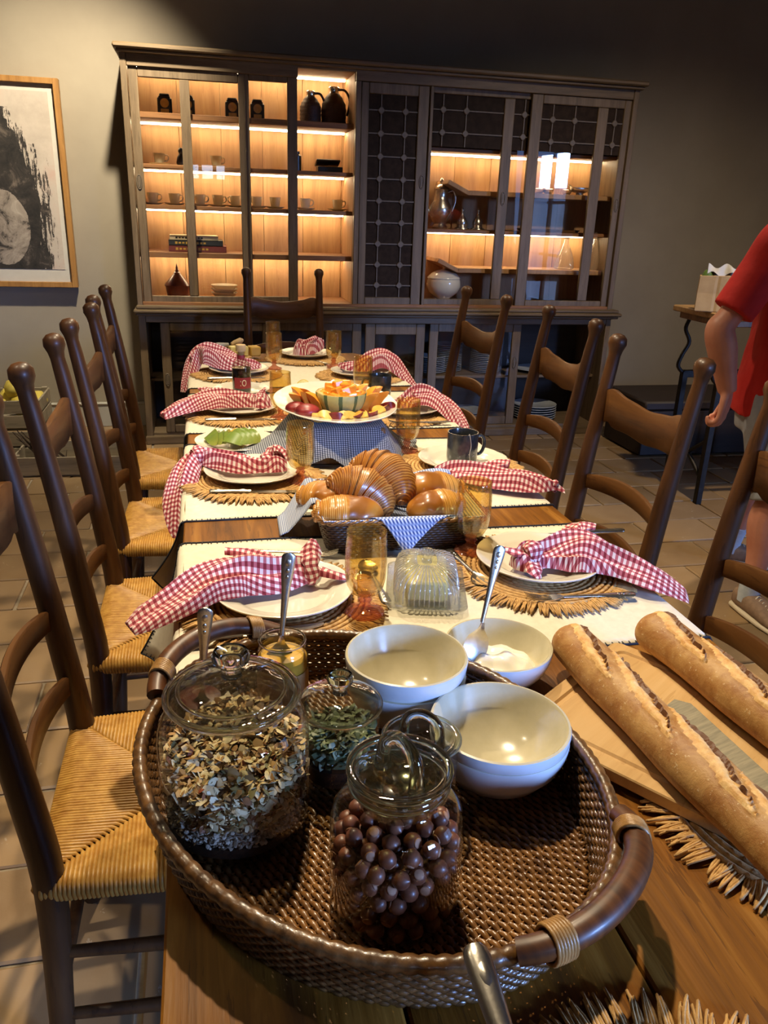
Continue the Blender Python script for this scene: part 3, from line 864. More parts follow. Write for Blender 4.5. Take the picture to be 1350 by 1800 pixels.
# ------------------------------------------------------------------ knotted gingham napkins
def napkin(label, path, knots, seed, ears=(), group='red gingham napkins'):
    """path: (x, y, z_bottom, half width, height); loft with folds along it"""
    rr = random.Random(seed)
    P = spline(path, 44); b = MB(); rings = []; uvs = []; L = 0
    ph = [rr.uniform(0, 6) for _ in range(5)]
    n = 28
    for i, (x, y, z, w, h) in enumerate(P):
        a = P[max(i - 1, 0)]; c = P[min(i + 1, len(P) - 1)]
        tx, ty = c[0] - a[0], c[1] - a[1]; l = math.hypot(tx, ty) or 1e-6; tx /= l; ty /= l
        nx, ny = -ty, tx
        if i: L += math.dist(P[i][:3], P[i - 1][:3])
        w = max(w, .003); h = max(h, .003)
        ring = []; m = n // 2
        for k in range(n):
            if k < m:
                s = lerp(-1, 1, k / m)
                zz = h * max(0, 1 - abs(s) ** 2.6) ** .6
                zz *= 1 + .30 * sin(s * 5.2 + ph[0] + L * 9) + .16 * sin(s * 10 + ph[1] - L * 14)
                zz = max(zz, .0015)
            else:
                s = lerp(1, -1, (k - m) / m); zz = 0
            wob = 1 + .07 * sin(L * 30 + ph[2] + (0 if s > 0 else 2))
            ring.append((x + nx * w * s * wob, y + ny * w * s * wob, z + zz))
            uvs.append((L, (s if k < m else s + .13) * w * 1.25 + (0 if k < m else .004)))
        rings.append(ring)
    b.loft(rings, uvs=uvs)
    root = obj('napkin', b, MT['ghr'], None, smooth=60)
    tag(root, label, 'napkin', group)
    for (x, y, z, ang, r, hh) in knots:
        kb = MB(); rings = []; uv = []
        m = 26; q = 10
        for i in range(m):
            t0 = 2 * PI * i / m
            c = (0, cos(t0) * r * .62, hh * .5 + sin(t0) * hh * .42)
            rad = r * .52 * (1 + .15 * sin(3 * t0 + ph[3]))
            ring = []
            for k in range(q):
                a = 2 * PI * k / q
                rx = rad * (1 + .18 * cos(3 * a + t0 * 2))
                ring.append((cos(a) * rx * 1.15, c[1] + sin(a) * rx * cos(t0) * .8, c[2] + sin(a) * rx * sin(t0) * .8))
                uv.append((t0 * r, a * rad))
            rings.append(ring)
        kb.loft(rings, closed=True, uvs=uv)
        obj('knot', kb, MT['ghr'], root, (x, y, z), rz=ang, smooth=70)
    for pts in ears:
        Q = spline(pts, 12); eb = MB(); rings = []; uv = []; L2 = 0
        for i, (x, y, z, w, h) in enumerate(Q):
            a = Q[max(i - 1, 0)]; c = Q[min(i + 1, 11)]
            tx, ty = c[0] - a[0], c[1] - a[1]; l = math.hypot(tx, ty) or 1e-6
            nx, ny = -ty / l, tx / l
            if i: L2 += math.dist(Q[i][:3], Q[i - 1][:3])
            w = max(w, .002); h = max(h, .0015); ring = []
            for k in range(14):
                th = 2 * PI * k / 14
                ring.append((x + nx * w * cos(th), y + ny * w * cos(th), z + h * sin(th) + .35 * h * sin(3 * th + i * .5)))
                uv.append((L2, w * cos(th) + .02))
            rings.append(ring)
        eb.loft(rings, uvs=uv)
        obj('tied_end', eb, MT['ghr'], root, smooth=60)
    return root
NZ = PZ + .014
napkin('red gingham napkin tied across the near left plate, tail hanging over the table edge',
 [(.178, 1.352, NZ + .006, .016, .028), (.150, 1.350, NZ + .002, .026, .036), (.105, 1.342, NZ, .042, .040), (.045, 1.348, NZ + .006, .058, .040), (-.02, 1.332, NZ + .008, .060, .030), (-.075, 1.300, NZ - .008, .052, .022), (-.118, 1.275, NZ - .018, .042, .014), (-.146, 1.262, NZ - .028, .024, .007)],
 [(.172, 1.356, NZ - .004, .2, .026, .050)], 3,
 [[(.175, 1.36, NZ + .02, .012, .008), (.180, 1.385, NZ + .045, .020, .007), (.186, 1.40, NZ + .062, .006, .003)], [(.19, 1.35, NZ + .02, .010, .008), (.225, 1.338, NZ + .012, .014, .006), (.248, 1.335, NZ + .008, .006, .003)],
  [(.11, 1.40, NZ + .028, .010, .006), (.06, 1.425, NZ + .030, .018, .008), (.02, 1.43, NZ + .036, .012, .005)]])
napkin('red gingham napkin tied across the second left plate, end dangling past the table edge',
 [(.200, 2.045, NZ, .020, .030), (.170, 2.045, NZ, .030, .040), (.130, 2.04, NZ, .022, .030), (.08, 2.05, NZ + .002, .038, .034), (.02, 2.075, NZ + .008, .040, .034), (-.03, 2.085, NZ + .012, .026, .034), (-.065, 2.04, NZ - .004, .040, .024), (-.086, 1.985, NZ - .050, .040, .016), (-.095, 1.94, NZ - .110, .018, .010), (-.096, 1.925, NZ - .135, .005, .005)],
 [(-.030, 2.085, NZ + .004, .3, .026, .050), (.146, 2.045, NZ - .002, .1, .022, .045)], 5,
 [[(.15, 2.05, NZ + .03, .010, .008), (.165, 2.06, NZ + .052, .022, .010), (.19, 2.05, NZ + .050, .014, .006), (.205, 2.03, NZ + .03, .006, .004)]])
napkin('red gingham napkin on the third left plate, wide tail reaching out over the table edge',
 [(.222, 2.77, NZ, .010, .012), (.195, 2.775, NZ, .030, .040), (.16, 2.79, NZ, .026, .034), (.10, 2.80, NZ, .046, .038), (.03, 2.79, NZ + .008, .064, .040), (-.04, 2.76, NZ + .006, .058, .034), (-.10, 2.72, NZ - .002, .044, .024), (-.148, 2.70, NZ - .016, .028, .016)],
 [(.178, 2.785, NZ - .004, .1, .022, .045)], 9,
 [[(.18, 2.79, NZ + .03, .010, .007), (.195, 2.80, NZ + .05, .018, .007), (.205, 2.80, NZ + .058, .006, .003)], [(.05, 2.85, NZ + .03, .014, .008), (.0, 2.87, NZ + .04, .022, .008), (-.03, 2.87, NZ + .045, .012, .004)]])
napkin('red gingham napkin heaped on the farthest left plate, tail dropping over the table edge',
 [(.235, 3.48, NZ + .004, .010, .012), (.20, 3.49, NZ, .036, .028), (.14, 3.50, NZ, .058, .040), (.07, 3.54, NZ + .008, .080, .056), (.0, 3.56, NZ + .020, .080, .064), (-.045, 3.55, NZ + .010, .040, .050), (-.072, 3.50, NZ - .030, .032, .028), (-.098, 3.44, NZ - .090, .012, .012)],
 [(-.05, 3.545, NZ, .4, .024, .050)], 12)
napkin('red gingham napkin tied on the near right plate, tail spreading past the table corner',
 [(.575, 1.345, NZ + .004, .014, .022), (.600, 1.350, NZ, .030, .040), (.640, 1.362, NZ, .024, .034), (.690, 1.365, NZ, .055, .046), (.735, 1.350, NZ + .006, .066, .046), (.790, 1.310, NZ + .002, .044, .034), (.84, 1.265, NZ - .006, .048, .022), (.885, 1.235, NZ - .024, .034, .010), (.897, 1.228, NZ - .032, .024, .004)],
 [(.612, 1.352, NZ - .004, .3, .027, .054)], 15,
 [[(.60, 1.345, NZ + .03, .012, .008), (.575, 1.35, NZ + .035, .014, .006), (.555, 1.365, NZ + .04, .005, .003)], [(.61, 1.335, NZ + .02, .012, .008), (.605, 1.305, NZ + .012, .016, .006), (.61, 1.29, NZ + .004, .006, .003)],
  [(.72, 1.425, NZ + .03, .018, .008), (.755, 1.435, NZ + .045, .024, .008), (.785, 1.42, NZ + .05, .012, .004)]])
napkin('red gingham napkin rolled in front of the mug plate on the right',
 [(.595, 1.985, NZ - .006, .014, .014), (.63, 1.970, NZ - .004, .030, .028), (.68, 1.935, NZ - .008, .044, .036), (.74, 1.895, NZ - .012, .050, .038), (.80, 1.86, NZ - .012, .054, .036), (.85, 1.83, NZ - .008, .038, .024), (.875, 1.815, NZ - .006, .012, .014), (.895, 1.81, NZ - .012, .018, .008)],
 [(.872, 1.818, NZ - .010, -.5, .014, .026)], 18,
 [[(.70, 1.975, NZ + .010, .012, .008), (.75, 1.955, NZ + .022, .018, .010), (.79, 1.935, NZ + .03, .016, .008)]])
napkin('red gingham napkin arched on the third right plate, long tail off the table edge',
 [(.640, 2.72, NZ, .012, .014), (.67, 2.735, NZ, .030, .028), (.71, 2.745, NZ + .004, .048, .048), (.755, 2.735, NZ + .012, .050, .052), (.80, 2.70, NZ + .014, .052, .042), (.84, 2.65, NZ - .004, .046, .028), (.868, 2.595, NZ - .040, .030, .016), (.882, 2.56, NZ - .068, .012, .006)],
 [(.735, 2.735, NZ + .004, .0, .028, .056)], 21)
napkin('red gingham napkin folded high on the farthest right plate, tail past the table edge',
 [(.575, 3.46, NZ + .012, .012, .014), (.60, 3.44, NZ + .004, .026, .026), (.65, 3.43, NZ, .040, .034), (.70, 3.43, NZ + .006, .056, .056), (.76, 3.42, NZ + .020, .060, .060), (.81, 3.39, NZ + .012, .056, .046), (.85, 3.34, NZ - .020, .034, .026), (.885, 3.29, NZ - .052, .012, .008)],
 [(.715, 3.43, NZ, .0, .026, .054)], 24)
napkin('red gingham napkin folded upright on the plate at the far head of the table',
 [(.425, 3.83, NZ - .004, .020, .040), (.455, 3.86, NZ, .045, .060), (.49, 3.885, NZ, .050, .050), (.53, 3.90, NZ + .008, .040, .052), (.565, 3.91, NZ + .024, .022, .034)],
 [(.46, 3.85, NZ, .5, .024, .056)], 27,
 [[(.45, 3.84, NZ + .05, .012, .010), (.50, 3.865, NZ + .066, .016, .010), (.53, 3.88, NZ + .075, .014, .008)]])

# ------------------------------------------------------------------ amber goblets
def make_goblet():
    t = thing('goblet', 'amber ribbed glass goblet with pink foot', 'glass')
    def rib(r, z, a): return (r * (1 + .028 * cos(12 * a) * min(1, max(0, (.148 - z) / .03))), z)
    b = MB().lathe([(.006, .034), (.016, .036), (.026, .043), (.032, .055), (.0355, .072), (.0365, .095), (.036, .125), (.0345, .150), (.0348, .157), (.0335, .158), (.0325, .150), (.0338, .125), (.0342, .095), (.0332, .073), (.029, .057), (.022, .047), (.012, .041), (0, .040)], 48, fn=rib)
    obj('bowl', b, MT['amber'], t, smooth=60)
    b = MB().lathe([(0, 0), (.033, 0), (.035, .002), (.033, .005), (.022, .009), (.012, .014), (.0085, .019), (.0105, .023), (.013, .026), (.0105, .029), (.009, .032), (.012, .036), (0, .037)], 32)
    obj('foot', b, MT['pinkfoot'], t, smooth=60)
    return t
gob = make_goblet()
GB = [(.258, 1.242, 'amber ribbed goblet nearest the camera, by the near left plate'),
 (.533, 1.480, 'amber ribbed goblet at the right corner of the bread basket'),
 (.230, 1.985, 'amber ribbed goblet behind the left end of the bread basket'),
 (.579, 2.235, 'amber ribbed goblet right of the cloth under the fruit platter'),
 (.243, 2.670, 'amber ribbed goblet left of the fruit platter'),
 (.590, 3.000, 'amber ribbed goblet beside the grey mug behind the melon'),
 (.574, 3.620, 'amber ribbed goblet standing clear at the far right of the table'),
 (.298, 3.560, 'amber ribbed goblet in front of another at the far end, left of the head plate'),
 (.330, 3.990, 'amber ribbed goblet at the far head of the table, rim above the one in front')]
for i, (x, y, lab) in enumerate(GB):
    z = TZ + .0105 if i in (0, 1, 2, 3, 4, 7, 6) else TZ + .003
    if i == 0: gob.location = (x, y, z); gob['label'] = lab; gob['group'] = 'amber goblets'
    else: dup(gob, (x, y, z), i * .7, lab)

# ------------------------------------------------------------------ cutlery (local: along +x, bowl / tines / blade at +x)
def handle_mesh(b, x0, x1, z=.003):
    """patterned flat handle widening to the end at x0"""
    Q = [(x0, .004, .0015), (x0 + .006, .0095, .002), (x0 + .03, .0085, .0024), (lerp(x0, x1, .5), .0055, .0024), (x1, .0032, .0024)]
    rings = []
    for (x, w, h) in spline(Q, 14):
        rings.append([(x, w * cos(2 * PI * k / 12), z + h * sin(2 * PI * k / 12)) for k in range(12)])
    b.loft(rings)
    for q, (dx, r) in enumerate(((.014, .0042), (.025, .003), (.034, .0024))): b.sphere((x0 + dx, 0, z + .0020), (r * 1.3, r, .0012), 8, 5)
def make_spoon(s=1.0):
    b = MB(); handle_mesh(b, -.095, .025)
    rings = []
    for (x, w, d) in spline([(.025, .0032, .003), (.036, .006, .002), (.050, .0175, -.001), (.070, .0195, -.002), (.086, .012, .001), (.092, .002, .003)], 12):
        rings.append([(x, w * c, d + .004 * abs(c) ** 2 + (0 if k < 5 else .0012)) for k, c in enumerate((-1, -.6, 0, .6, 1, .6, 0, -.6))])
    b.loft(rings)
    return mesh('spoon', b, MT['silver'], 60)
def make_fork():
    b = MB(); handle_mesh(b, -.115, .03)
    rings = []
    for (x, w, z) in spline([(.03, .0035, .003), (.042, .010, .004), (.055, .0125, .002)], 6):
        rings.append([(x, w * c, z + e) for c, e in ((-1, 0), (0, -.0008), (1, 0), (1, .0016), (0, .0010), (-1, .0016))])
    b.loft(rings)
    for k in range(4):
        y = (k - 1.5) * .0068
        b.tube([(.054, y, .0028), (.070, y, .0022), (.088, y, .0055), (.104, y, .011)], [.0022, .0018, .0016, .0008], 6)
    return mesh('fork', b, MT['silver'], 60)
def make_knife():
    b = MB()
    rings = []
    for (x, w, h) in spline([(-.12, .006, .004), (-.11, .0095, .005), (-.06, .0075, .005), (-.022, .0085, .005), (-.018, .0065, .004)], 14):
        rings.append([(x, w * cos(2 * PI * k / 10), .005 + h * sin(2 * PI * k / 10)) for k in range(10)])
    b.loft(rings)
    b.sphere((-.100, 0, .0095), (.008, .004, .0014), 8, 5); b.sphere((-.04, 0, .0095), (.010, .003, .0012), 8, 5)
    rings = []
    for (x, y0, y1) in spline([(-.018, -.005, .006), (.0, -.008, .008), (.08, -.008, .009), (.112, -.002, .009), (.122, .006, .008)], 14):
        rings.append([(x, y0, .0035), (x, y1, .0030), (x, y1, .0050), (x, y0, .0042)])
    b.loft(rings)
    return mesh('knife', b, MT['silver'], 50)
SP, FK, KN = make_spoon(), make_fork(), make_knife()
CZ = TZ + .0105
def cut(me, name, x, y, rz, label, z=CZ, rot=None, group='silver cutlery'):
    o = link(name, me, None, (x, y, z), rz, rot)
    return tag(o, label, name, group)
cut(FK, 'fork', .150, 1.520, .0 - .25, 'silver fork peeping out behind the near left plate')
cut(SP, 'spoon', .302, 1.362, 1.6, 'silver spoon whose patterned handle shows right of the nearest goblet')
cut(KN, 'knife', .058, 1.188, .08, 'silver knife on the near left placemat by the tray rim')
cut(KN, 'knife', .115, 1.905, -.12, 'silver knife with white lit handle in front of the second left plate')
cut(KN, 'knife', .110, 2.645, -.05, 'silver knife in front of the third left plate, behind the avocado')
cut(KN, 'knife', .125, 3.345, .05, 'silver knife in front of the farthest left plate')
cut(SP, 'spoon', .500, 1.395, -1.45, 'silver spoon lying on the near right placemat beside the butter dish')
cut(FK, 'fork', .668, 1.238, PI - .05, 'silver fork with raised tines in front of the near right plate')
cut(KN, 'knife', .800, 1.535, PI, 'silver knife behind the near right plate, half under the napkin')
cut(SP, 'spoon', .505, 3.752, 2.1, 'small silver spoon in front of the far head plate')
cut(FK, 'fork', .700, 2.560, PI, 'silver fork in front of the third right plate')
xa = Vector((.012, -.240, -.060)).normalized(); za = Vector((0, 0, 1)); za = (za - xa * za.dot(xa)).normalized(); ya = za.cross(xa)
o = cut(KN, 'knife', 0, 0, 0, 'silver knife at the bottom edge of the picture, handle leaning on the tray rim')
o.location = Vector((.2000, .466, .8535)) + xa * .150; o.scale = (1.3, 1.3, 1.3); o.rotation_euler = Matrix((xa, ya, za)).transposed().to_euler()
# ------------------------------------------------------------------ wicker tray
MT['wick'] = plain('wicker', '#3f2812', '#74502a', .33, scale=70, bump=.3, bscale=300, coat=.3)
MT['wickl'] = plain('wicker_floor', '#5c3a1c', '#9a6c3a', .3, scale=50, bump=.3, bscale=300, coat=.3)
MT['wickd'] = plain('dark_wicker', '#2c1c10', '#49311d', .45, scale=70, bump=.3, bscale=300)
MT['bamboo'] = plain('bamboo_handle', '#3c200d', '#643a18', .42, scale=12, stretch=(1, 6, 1), coat=.08)
MT['rattan'] = plain('rattan_wrap', '#8a6436', '#b48a52', .35, scale=90, bump=.3, bscale=400)
TRX, TRY, TRA = .166, .768, math.radians(-61.67)
def make_tray():
    t = thing('wicker_tray', 'large oval wicker tray with bamboo handles holding jars and bowls', 'tray', (TRX, TRY, TZ + .001), TRA)
    A, B, H = .306, .247, .072
    def E(a, s, z, d=0): return ((A * s + d) * cos(a), (B * s + d) * sin(a), z)
    def sc(z): return .925 + .075 * (z / H) ** .8
    b = MB(); ns = 112; n = ns * 3
    for j in range(11):
        z = .004 + j * .0064
        b.tube([E(2 * PI * i / n, sc(z), z, .0019 * sin(PI * i / 1.5 + (PI if j % 2 else 0) + .5)) for i in range(n)], .0036, 5, closed=True)
    for i in range(ns):
        a = 2 * PI * (i + .25) / ns
        b.tube([E(a, sc(0), 0), E(a, sc(H * .5), H * .5), E(a, 1, H)], .0022, 4)
    obj('woven_wall', b, MT['wick'], t, kind='stuff', smooth=180)
    b = MB(); n = 330
    b.tube([E(2 * PI * i / n, 1.0, H + .003) for i in range(n)], [.0088 if i % 3 else .0074 for i in range(n)], 8, closed=True)
    obj('wrapped_rim', b, MT['rattan'] if False else MT['wick'], t, smooth=180)
    b = MB()
    yy = -B * .92; row = 0
    while yy < B * .92:
        hx = A * .925 * math.sqrt(max(0, 1 - (yy / (B * .925)) ** 2)); m = int(2 * hx / .0042)
        if m > 3:
            b.tube([(-hx + 2 * hx * i / m, yy, .0098 + .0016 * sin((-hx + 2 * hx * i / m) / .0082 * PI + (PI if row % 2 else 0))) for i in range(m + 1)], .0036, 5)
        yy += .0078; row += 1
    x = -A * .9
    while x < A * .9:
        hy = B * .92 * math.sqrt(max(0, 1 - (x / (A * .925)) ** 2))
        b.tube([(x, -hy, .0098), (x, hy, .0098)], .0016, 4); x += .0082
    obj('woven_floor', b, MT['wickl'], t, kind='stuff', smooth=180)
    b = MB().loft([[E(2 * PI * k / 64, .93, .0015) for k in range(64)], [E(2 * PI * k / 64, .93, .006) for k in range(64)]])
    obj('floor_board', b, MT['wickd'], t, smooth=30)
    for s in (0, PI):
        b = MB(); m = 30; th = math.radians(26); s = s + math.radians(9)
        pts = []; rad = []
        for i in range(m + 1):
            f = lerp(-1, 1, i / m); a = s + f * th
            out = .004 + .019 * (1 - abs(f) ** 3)
            pts.append(E(a, 1.0, H + .010 + .020 * (1 - f * f), out)); rad.append(.0125 + .002 * (1 - f * f))
        b.tube(pts, rad, 12, flat=.92)
        h = obj('handle', b, MT['bamboo'], t, smooth=50)
        for f0 in (-.72, .72):
            w = MB()
            for q in range(7):
                f = f0 + (q - 3) * .022; a = s + f * th; c = Vector(E(a, 1.0, H + .008 + .019 * (1 - f * f), .004 + .015 * (1 - abs(f) ** 3)))
                tg = (Vector(E(a + .02, 1, 0)) - Vector(E(a - .02, 1, 0))).normalized(); nr = Vector((0, 0, 1)); bn = tg.cross(nr)
                w.tube([c + .0178 * cos(2 * PI * k / 18) * nr * 1.0 + .0158 * sin(2 * PI * k / 18) * bn for k in range(18)], .0024, 5, closed=True)
            obj('binding', w, MT['rattan'], h, smooth=180)
    return t
make_tray()
FZ = TZ + .001 + .0145          # top of the tray floor
MT['jar'] = thin_glass('jar_glass', (.985, .99, .98), .035, .75, 0, .06, 18, 3.0)
MT['lid'] = thin_glass('lid_glass', (.90, .92, .88), .09, .85, 0, .6, 34, 2.0)
MT['knob'] = solid_glass('solid_glass', '#f4faf6')
MT['stone'] = plain('glazed_stoneware', '#bfb595', '#cbc1a3', .2, scale=30, bump=.12, bscale=140, bdist=.0006, coat=.4)

MT['stoneout'] = plain('white_outer_glaze', '#d3d4d2', '#dcdcda', .22, scale=20, bump=.1, bscale=140, bdist=.0006, coat=.3)
def bowl(label, x, y, z, R=.083, h=.067, rz=0):
    prof = [(0, .005), (R * .40, .007), (R * .62, .020), (R * .82, h * .55), (R * .925, h * .96), (R * .955, h), (R * .99, h * .99), (R, h * .955), (R * .985, h * .80), (R * .90, h * .52), (R * .72, h * .22), (R * .52, .006), (R * .50, 0), (R * .44, 0), (R * .43, .002), (0, .002)]
    b = MB().lathe(prof, 64); b.mi = [1 if k // 64 >= 6 else 0 for k in range(len(b.f))]
    return tag(obj('bowl', b, [MT['stone'], MT['stoneout']], None, (x, y, z), smooth=50), label, 'bowl', 'stoneware breakfast bowls')
bowl('empty cream bowl, lower of the left nested pair behind the seed jar', .250, .915, FZ, .083, .077)
bowl('empty cream bowl, upper of the left nested pair in the back of the tray', .250, .915, FZ + .027, .084, .077)
bowl('cream bowl underneath the blue-lit bowl at the right of the tray', .336, .776, FZ, .0865, .068)
bowl('empty bowl with blue daylight on its side at the right of the tray', .336, .776, FZ + .0150, .0870, .068)
bowl('cream bowl holding white yoghurt and a silver spoon, behind the tray', .420, 1.006, TZ + .0008)
MT['yog'] = plain('yoghurt', '#f0ecdf', '#f6f2e8', .22, scale=10, sss=.2)
b = MB()
def yf(u, v):
    r = u * .064; a = v * 2 * PI
    x, y = r * cos(a), r * sin(a)
    z = .036 + .018 * math.exp(-((x - .012) ** 2 + (y + .016) ** 2) / .0007) + .013 * math.exp(-((x + .024) ** 2 + (y + .004) ** 2) / .0005) + .0035 * sin(x * 160 + 60 * y) * cos(y * 120) - .010 * max(0, (u - .75) / .25)
    return ((x, y, z),)
b.grid(yf, 22, 40)
tag(obj('yoghurt', b, MT['yog'], None, (.420, 1.006, TZ + .0008), smooth=180), 'thick white yoghurt swirled in the cream bowl', 'yoghurt')
def spoon_at(label, tip, end, roll=0.0):
    """spoon with bowl near tip and handle end at end"""
    d = (Vector(end) - Vector(tip)).normalized()
    xa = -d; za = Vector((0, -1, .3)); za = (za - xa * za.dot(xa)).normalized(); ya = za.cross(xa)
    m = Matrix((xa, ya, za)).transposed()
    o = link('spoon', SP, None, Vector(tip) - xa * .092)
    o.rotation_euler = m.to_euler()
    return tag(o, label, 'spoon', 'silver cutlery')
spoon_at('silver spoon standing in the yoghurt bowl, handle leaning right', (.376, 1.000, .798), (.425, 1.050, .968))

# ------------------------------------------------------------------ jars
def jar(label, x, y, prof, lid_prof, knob, rz=0, cat='jar', seal=None, rings=()):
    t = thing('glass_jar', label, cat, (x, y, FZ), rz)
    obj('jar_body', MB().lathe(prof, 56), MT['jar'], t, smooth=60)
    if lid_prof:
        l = obj('lid', MB().lathe(lid_prof, 56), MT['lid'], t, smooth=60)
        if knob: obj('knob', knob, MT['knob'], l, smooth=60)
        if seal: obj('seal', seal, MT['seal'], l, smooth=60)
        for rr_, zz_, th_ in rings: obj('rim_ring', MB().tube([(rr_ * cos(2 * PI * k / 56), rr_ * sin(2 * PI * k / 56), zz_) for k in range(56)], th_, 10, closed=True), MT['knob'], l, smooth=180)
    return t
MT['seal'] = thin_glass('clear_seal', (.84, .84, .66), .08, .5, .1)
def knobm(z, r, h):
    return MB().lathe([(0, z), (r * .55, z), (r * .5, z + h * .25), (r * .62, z + h * .42), (r * .95, z + h * .62), (r, z + h * .78), (r * .88, z + h * .96), (r * .5, z + h * .92), (0, z + h * .88)], 28)
BJ = (.0125, .757)
jar('largest lidded glass jar filled with muesli at the left of the tray', *BJ,
    [(0, .003), (.066, .002), (.070, .0), (.078, .001), (.0825, .010), (.0835, .03), (.0835, .118), (.081, .134), (.074, .147), (.066, .155), (.0635, .160), (.066, .164)],
    [(.062, .156), (.064, .164), (.0715, .165), (.0735, .169), (.072, .174), (.066, .1755), (.062, .174), (.056, .178), (.040, .186), (.022, .191), (.013, .193), (0, .193)],
    knobm(.192, .021, .030), rings=((.0705, .170, .0042), (.058, .177, .0022)))
NJ = (.166, .612)
def loop(z, w, h, ang, r=.0062, x=0, y=0):
    pts = []
    for i in range(19):
        a = PI * i / 18
        pts.append((x + w * cos(a) * cos(ang), y + w * cos(a) * sin(ang), z + h * (sin(a) ** .55 if 0 < i < 18 else 0)))
    return MB().tube(pts, [r * (1.25 if i in (0, 18) else 1) for i in range(19)], 10)
jar('clip-necked glass jar of hazelnuts at the front of the tray', *NJ,
    [(0, .003), (.054, .002), (.058, 0), (.063, .002), (.0665, .010), (.067, .10), (.0645, .114), (.057, .124), (.048, .131), (.0445, .136), (.0445, .142), (.0495, .146), (.0505, .152), (.047, .156), (.0425, .152)],
    [(.040, .128), (.0425, .140), (.0430, .153), (.046, .158), (.0515, .160), (.0520, .165), (.048, .167), (.043, .165), (.039, .155), (.034, .150), (.012, .148), (0, .148)],
    loop(.150, .025, .044, math.radians(118), .0072), seal=MB().lathe([(.0432, .138), (.0440, .139), (.0440, .150), (.0432, .151)], 40), rings=((.0488, .162, .0036), (.0478, .149, .0028)))
SJ = (.141, .812)
jar('small lidded glass jar of green pumpkin seeds in the middle of the tray', *SJ,
    [(0, .010), (.040, .009), (.046, .002), (.0465, 0), (.049, .001), (.0505, .006), (.0500, .014), (.0495, .09), (.048, .096), (.0495, .100)],
    [(.044, .094), (.0455, .101), (.0510, .102), (.0525, .105), (.050, .109), (.045, .110), (.036, .115), (.020, .119), (.010, .121), (0, .121)],
    knobm(.120, .0165, .026), rings=((.0505, .105, .0026),))
RJ = (.222, .730)
jar('small glass jar with a loop handled lid, hidden behind the hazelnut jar', *RJ,
    [(0, .004), (.036, .003), (.040, 0), (.0425, .004), (.043, .08), (.040, .090), (.0385, .096), (.041, .099)],
    [(.036, .088), (.038, .100), (.0445, .102), (.0455, .106), (.042, .109), (.037, .108), (.033, .100), (.012, .098), (0, .098)],
    loop(.100, .022, .036, math.radians(-35), .0058), rings=((.0438, .105, .0026),))
# contents
def flake_mat(name, stops, rough=.6):
    t = NT(name); a = t.attr('mask'); t.set(t.ramp(a, stops), rough); return t.m
MT['muesli'] = flake_mat('muesli_flakes', [(.0, '#4a3018'), (.10, '#80552c'), (.22, '#bd9058'), (.45, '#dcbd88'), (.72, '#ead6ab'), (.86, '#ab9660'), (.94, '#5f5c38'), (1, '#8f4026')])
MT['oats'] = flake_mat('fine_oats', [(0, '#8b7862'), (.5, '#a99780'), (1, '#c4b398')])
MT['darkseed'] = plain('dark_seeds', '#1c120b', '#3a2616', .5, scale=160, bump=.6, bscale=500)
MT['pseed'] = flake_mat('pumpkin_seeds', [(0, '#4a5034'), (.3, '#727c5a'), (.6, '#969e7c'), (1, '#b4b89a')], .35)
def flakes(b, n, posfn, sx, sy, sz, rr):
    for _ in range(n):
        p = posfn(rr); q = rr.uniform(0, 2 * PI), rr.uniform(-.9, .9), rr.uniform(-.9, .9)
        s = rr.uniform(.55, 1.25)
        M = Matrix.Translation(p) @ Matrix.Rotation(q[0], 4, 'Z') @ Matrix.Rotation(q[1], 4, 'X') @ Matrix.Rotation(q[2], 4, 'Y')
        c = rr.random()
        pts = [(sx * s * cos(k * PI / 3) * rr.uniform(.7, 1.1), sy * s * sin(k * PI / 3) * rr.uniform(.7, 1.1), rr.uniform(-.4, .4) * sz) for k in range(6)]
        b.add(pts + [(0, 0, sz), (0, 0, -sz * .6)], [(k, (k + 1) % 6, 6) for k in range(6)] + [((k + 1) % 6, k, 7) for k in range(6)], 0, None, c, M)
rr = random.Random(5)
b = MB()
def pos_muesli(r):
    if r.random() < .60:
        a = r.uniform(0, 2 * PI); d = r.uniform(.066, .0765); z = r.uniform(.046, .100 + .016 * cos(a - 1.2))
    else:
        a = r.uniform(0, 2 * PI); d = .072 * math.sqrt(r.random()); z = .098 + .016 * cos(a - 1.2) * d / .075 + r.uniform(-.008, .005)
    return (d * cos(a), d * sin(a), z)
flakes(b, 5200, pos_muesli, .0068, .0048, .0011, rr)
flakes(b, 220, pos_muesli, .013, .008, .0014, rr)
b.lathe([(0, .042), (.068, .042), (.066, .085), (.02, .088), (0, .088)], 32, c=.3)
tag(obj('muesli', b, MT['muesli'], None, (BJ[0], BJ[1], FZ), smooth=20), 'mixed muesli flakes and seeds inside the largest glass jar', 'cereal', kind='stuff')
b = MB()
flakes(b, 2200, lambda r: (lambda a, d: (d * cos(a), d * sin(a), r.uniform(.024, .047)))(r.uniform(0, 2 * PI), r.uniform(.070, .0775)), .0034, .0028, .0012, rr)
b.lathe([(0, .022), (.072, .022), (.072, .046), (0, .046)], 32, c=.3)
tag(obj('fine_oats', b, MT['oats'], None, (BJ[0], BJ[1], FZ), smooth=20), 'fine grey oat layer low in the largest glass jar', 'cereal', kind='stuff')
b = MB().lathe([(0, .005), (.070, .005), (.077, .012), (.0775, .024), (0, .024)], 48)
tag(obj('dark_seeds', b, MT['darkseed'], None, (BJ[0], BJ[1], FZ)), 'dark seed layer at the bottom of the largest glass jar', 'seeds', kind='stuff')
b = MB().lathe([(0, .012), (.043, .012), (.0455, .016), (.0458, .036), (0, .038)], 40)
tag(obj('dark_seeds', b, MT['darkseed'], None, (SJ[0], SJ[1], FZ)), 'dark seed layer under the green pumpkin seeds', 'seeds', kind='stuff')
b = MB()
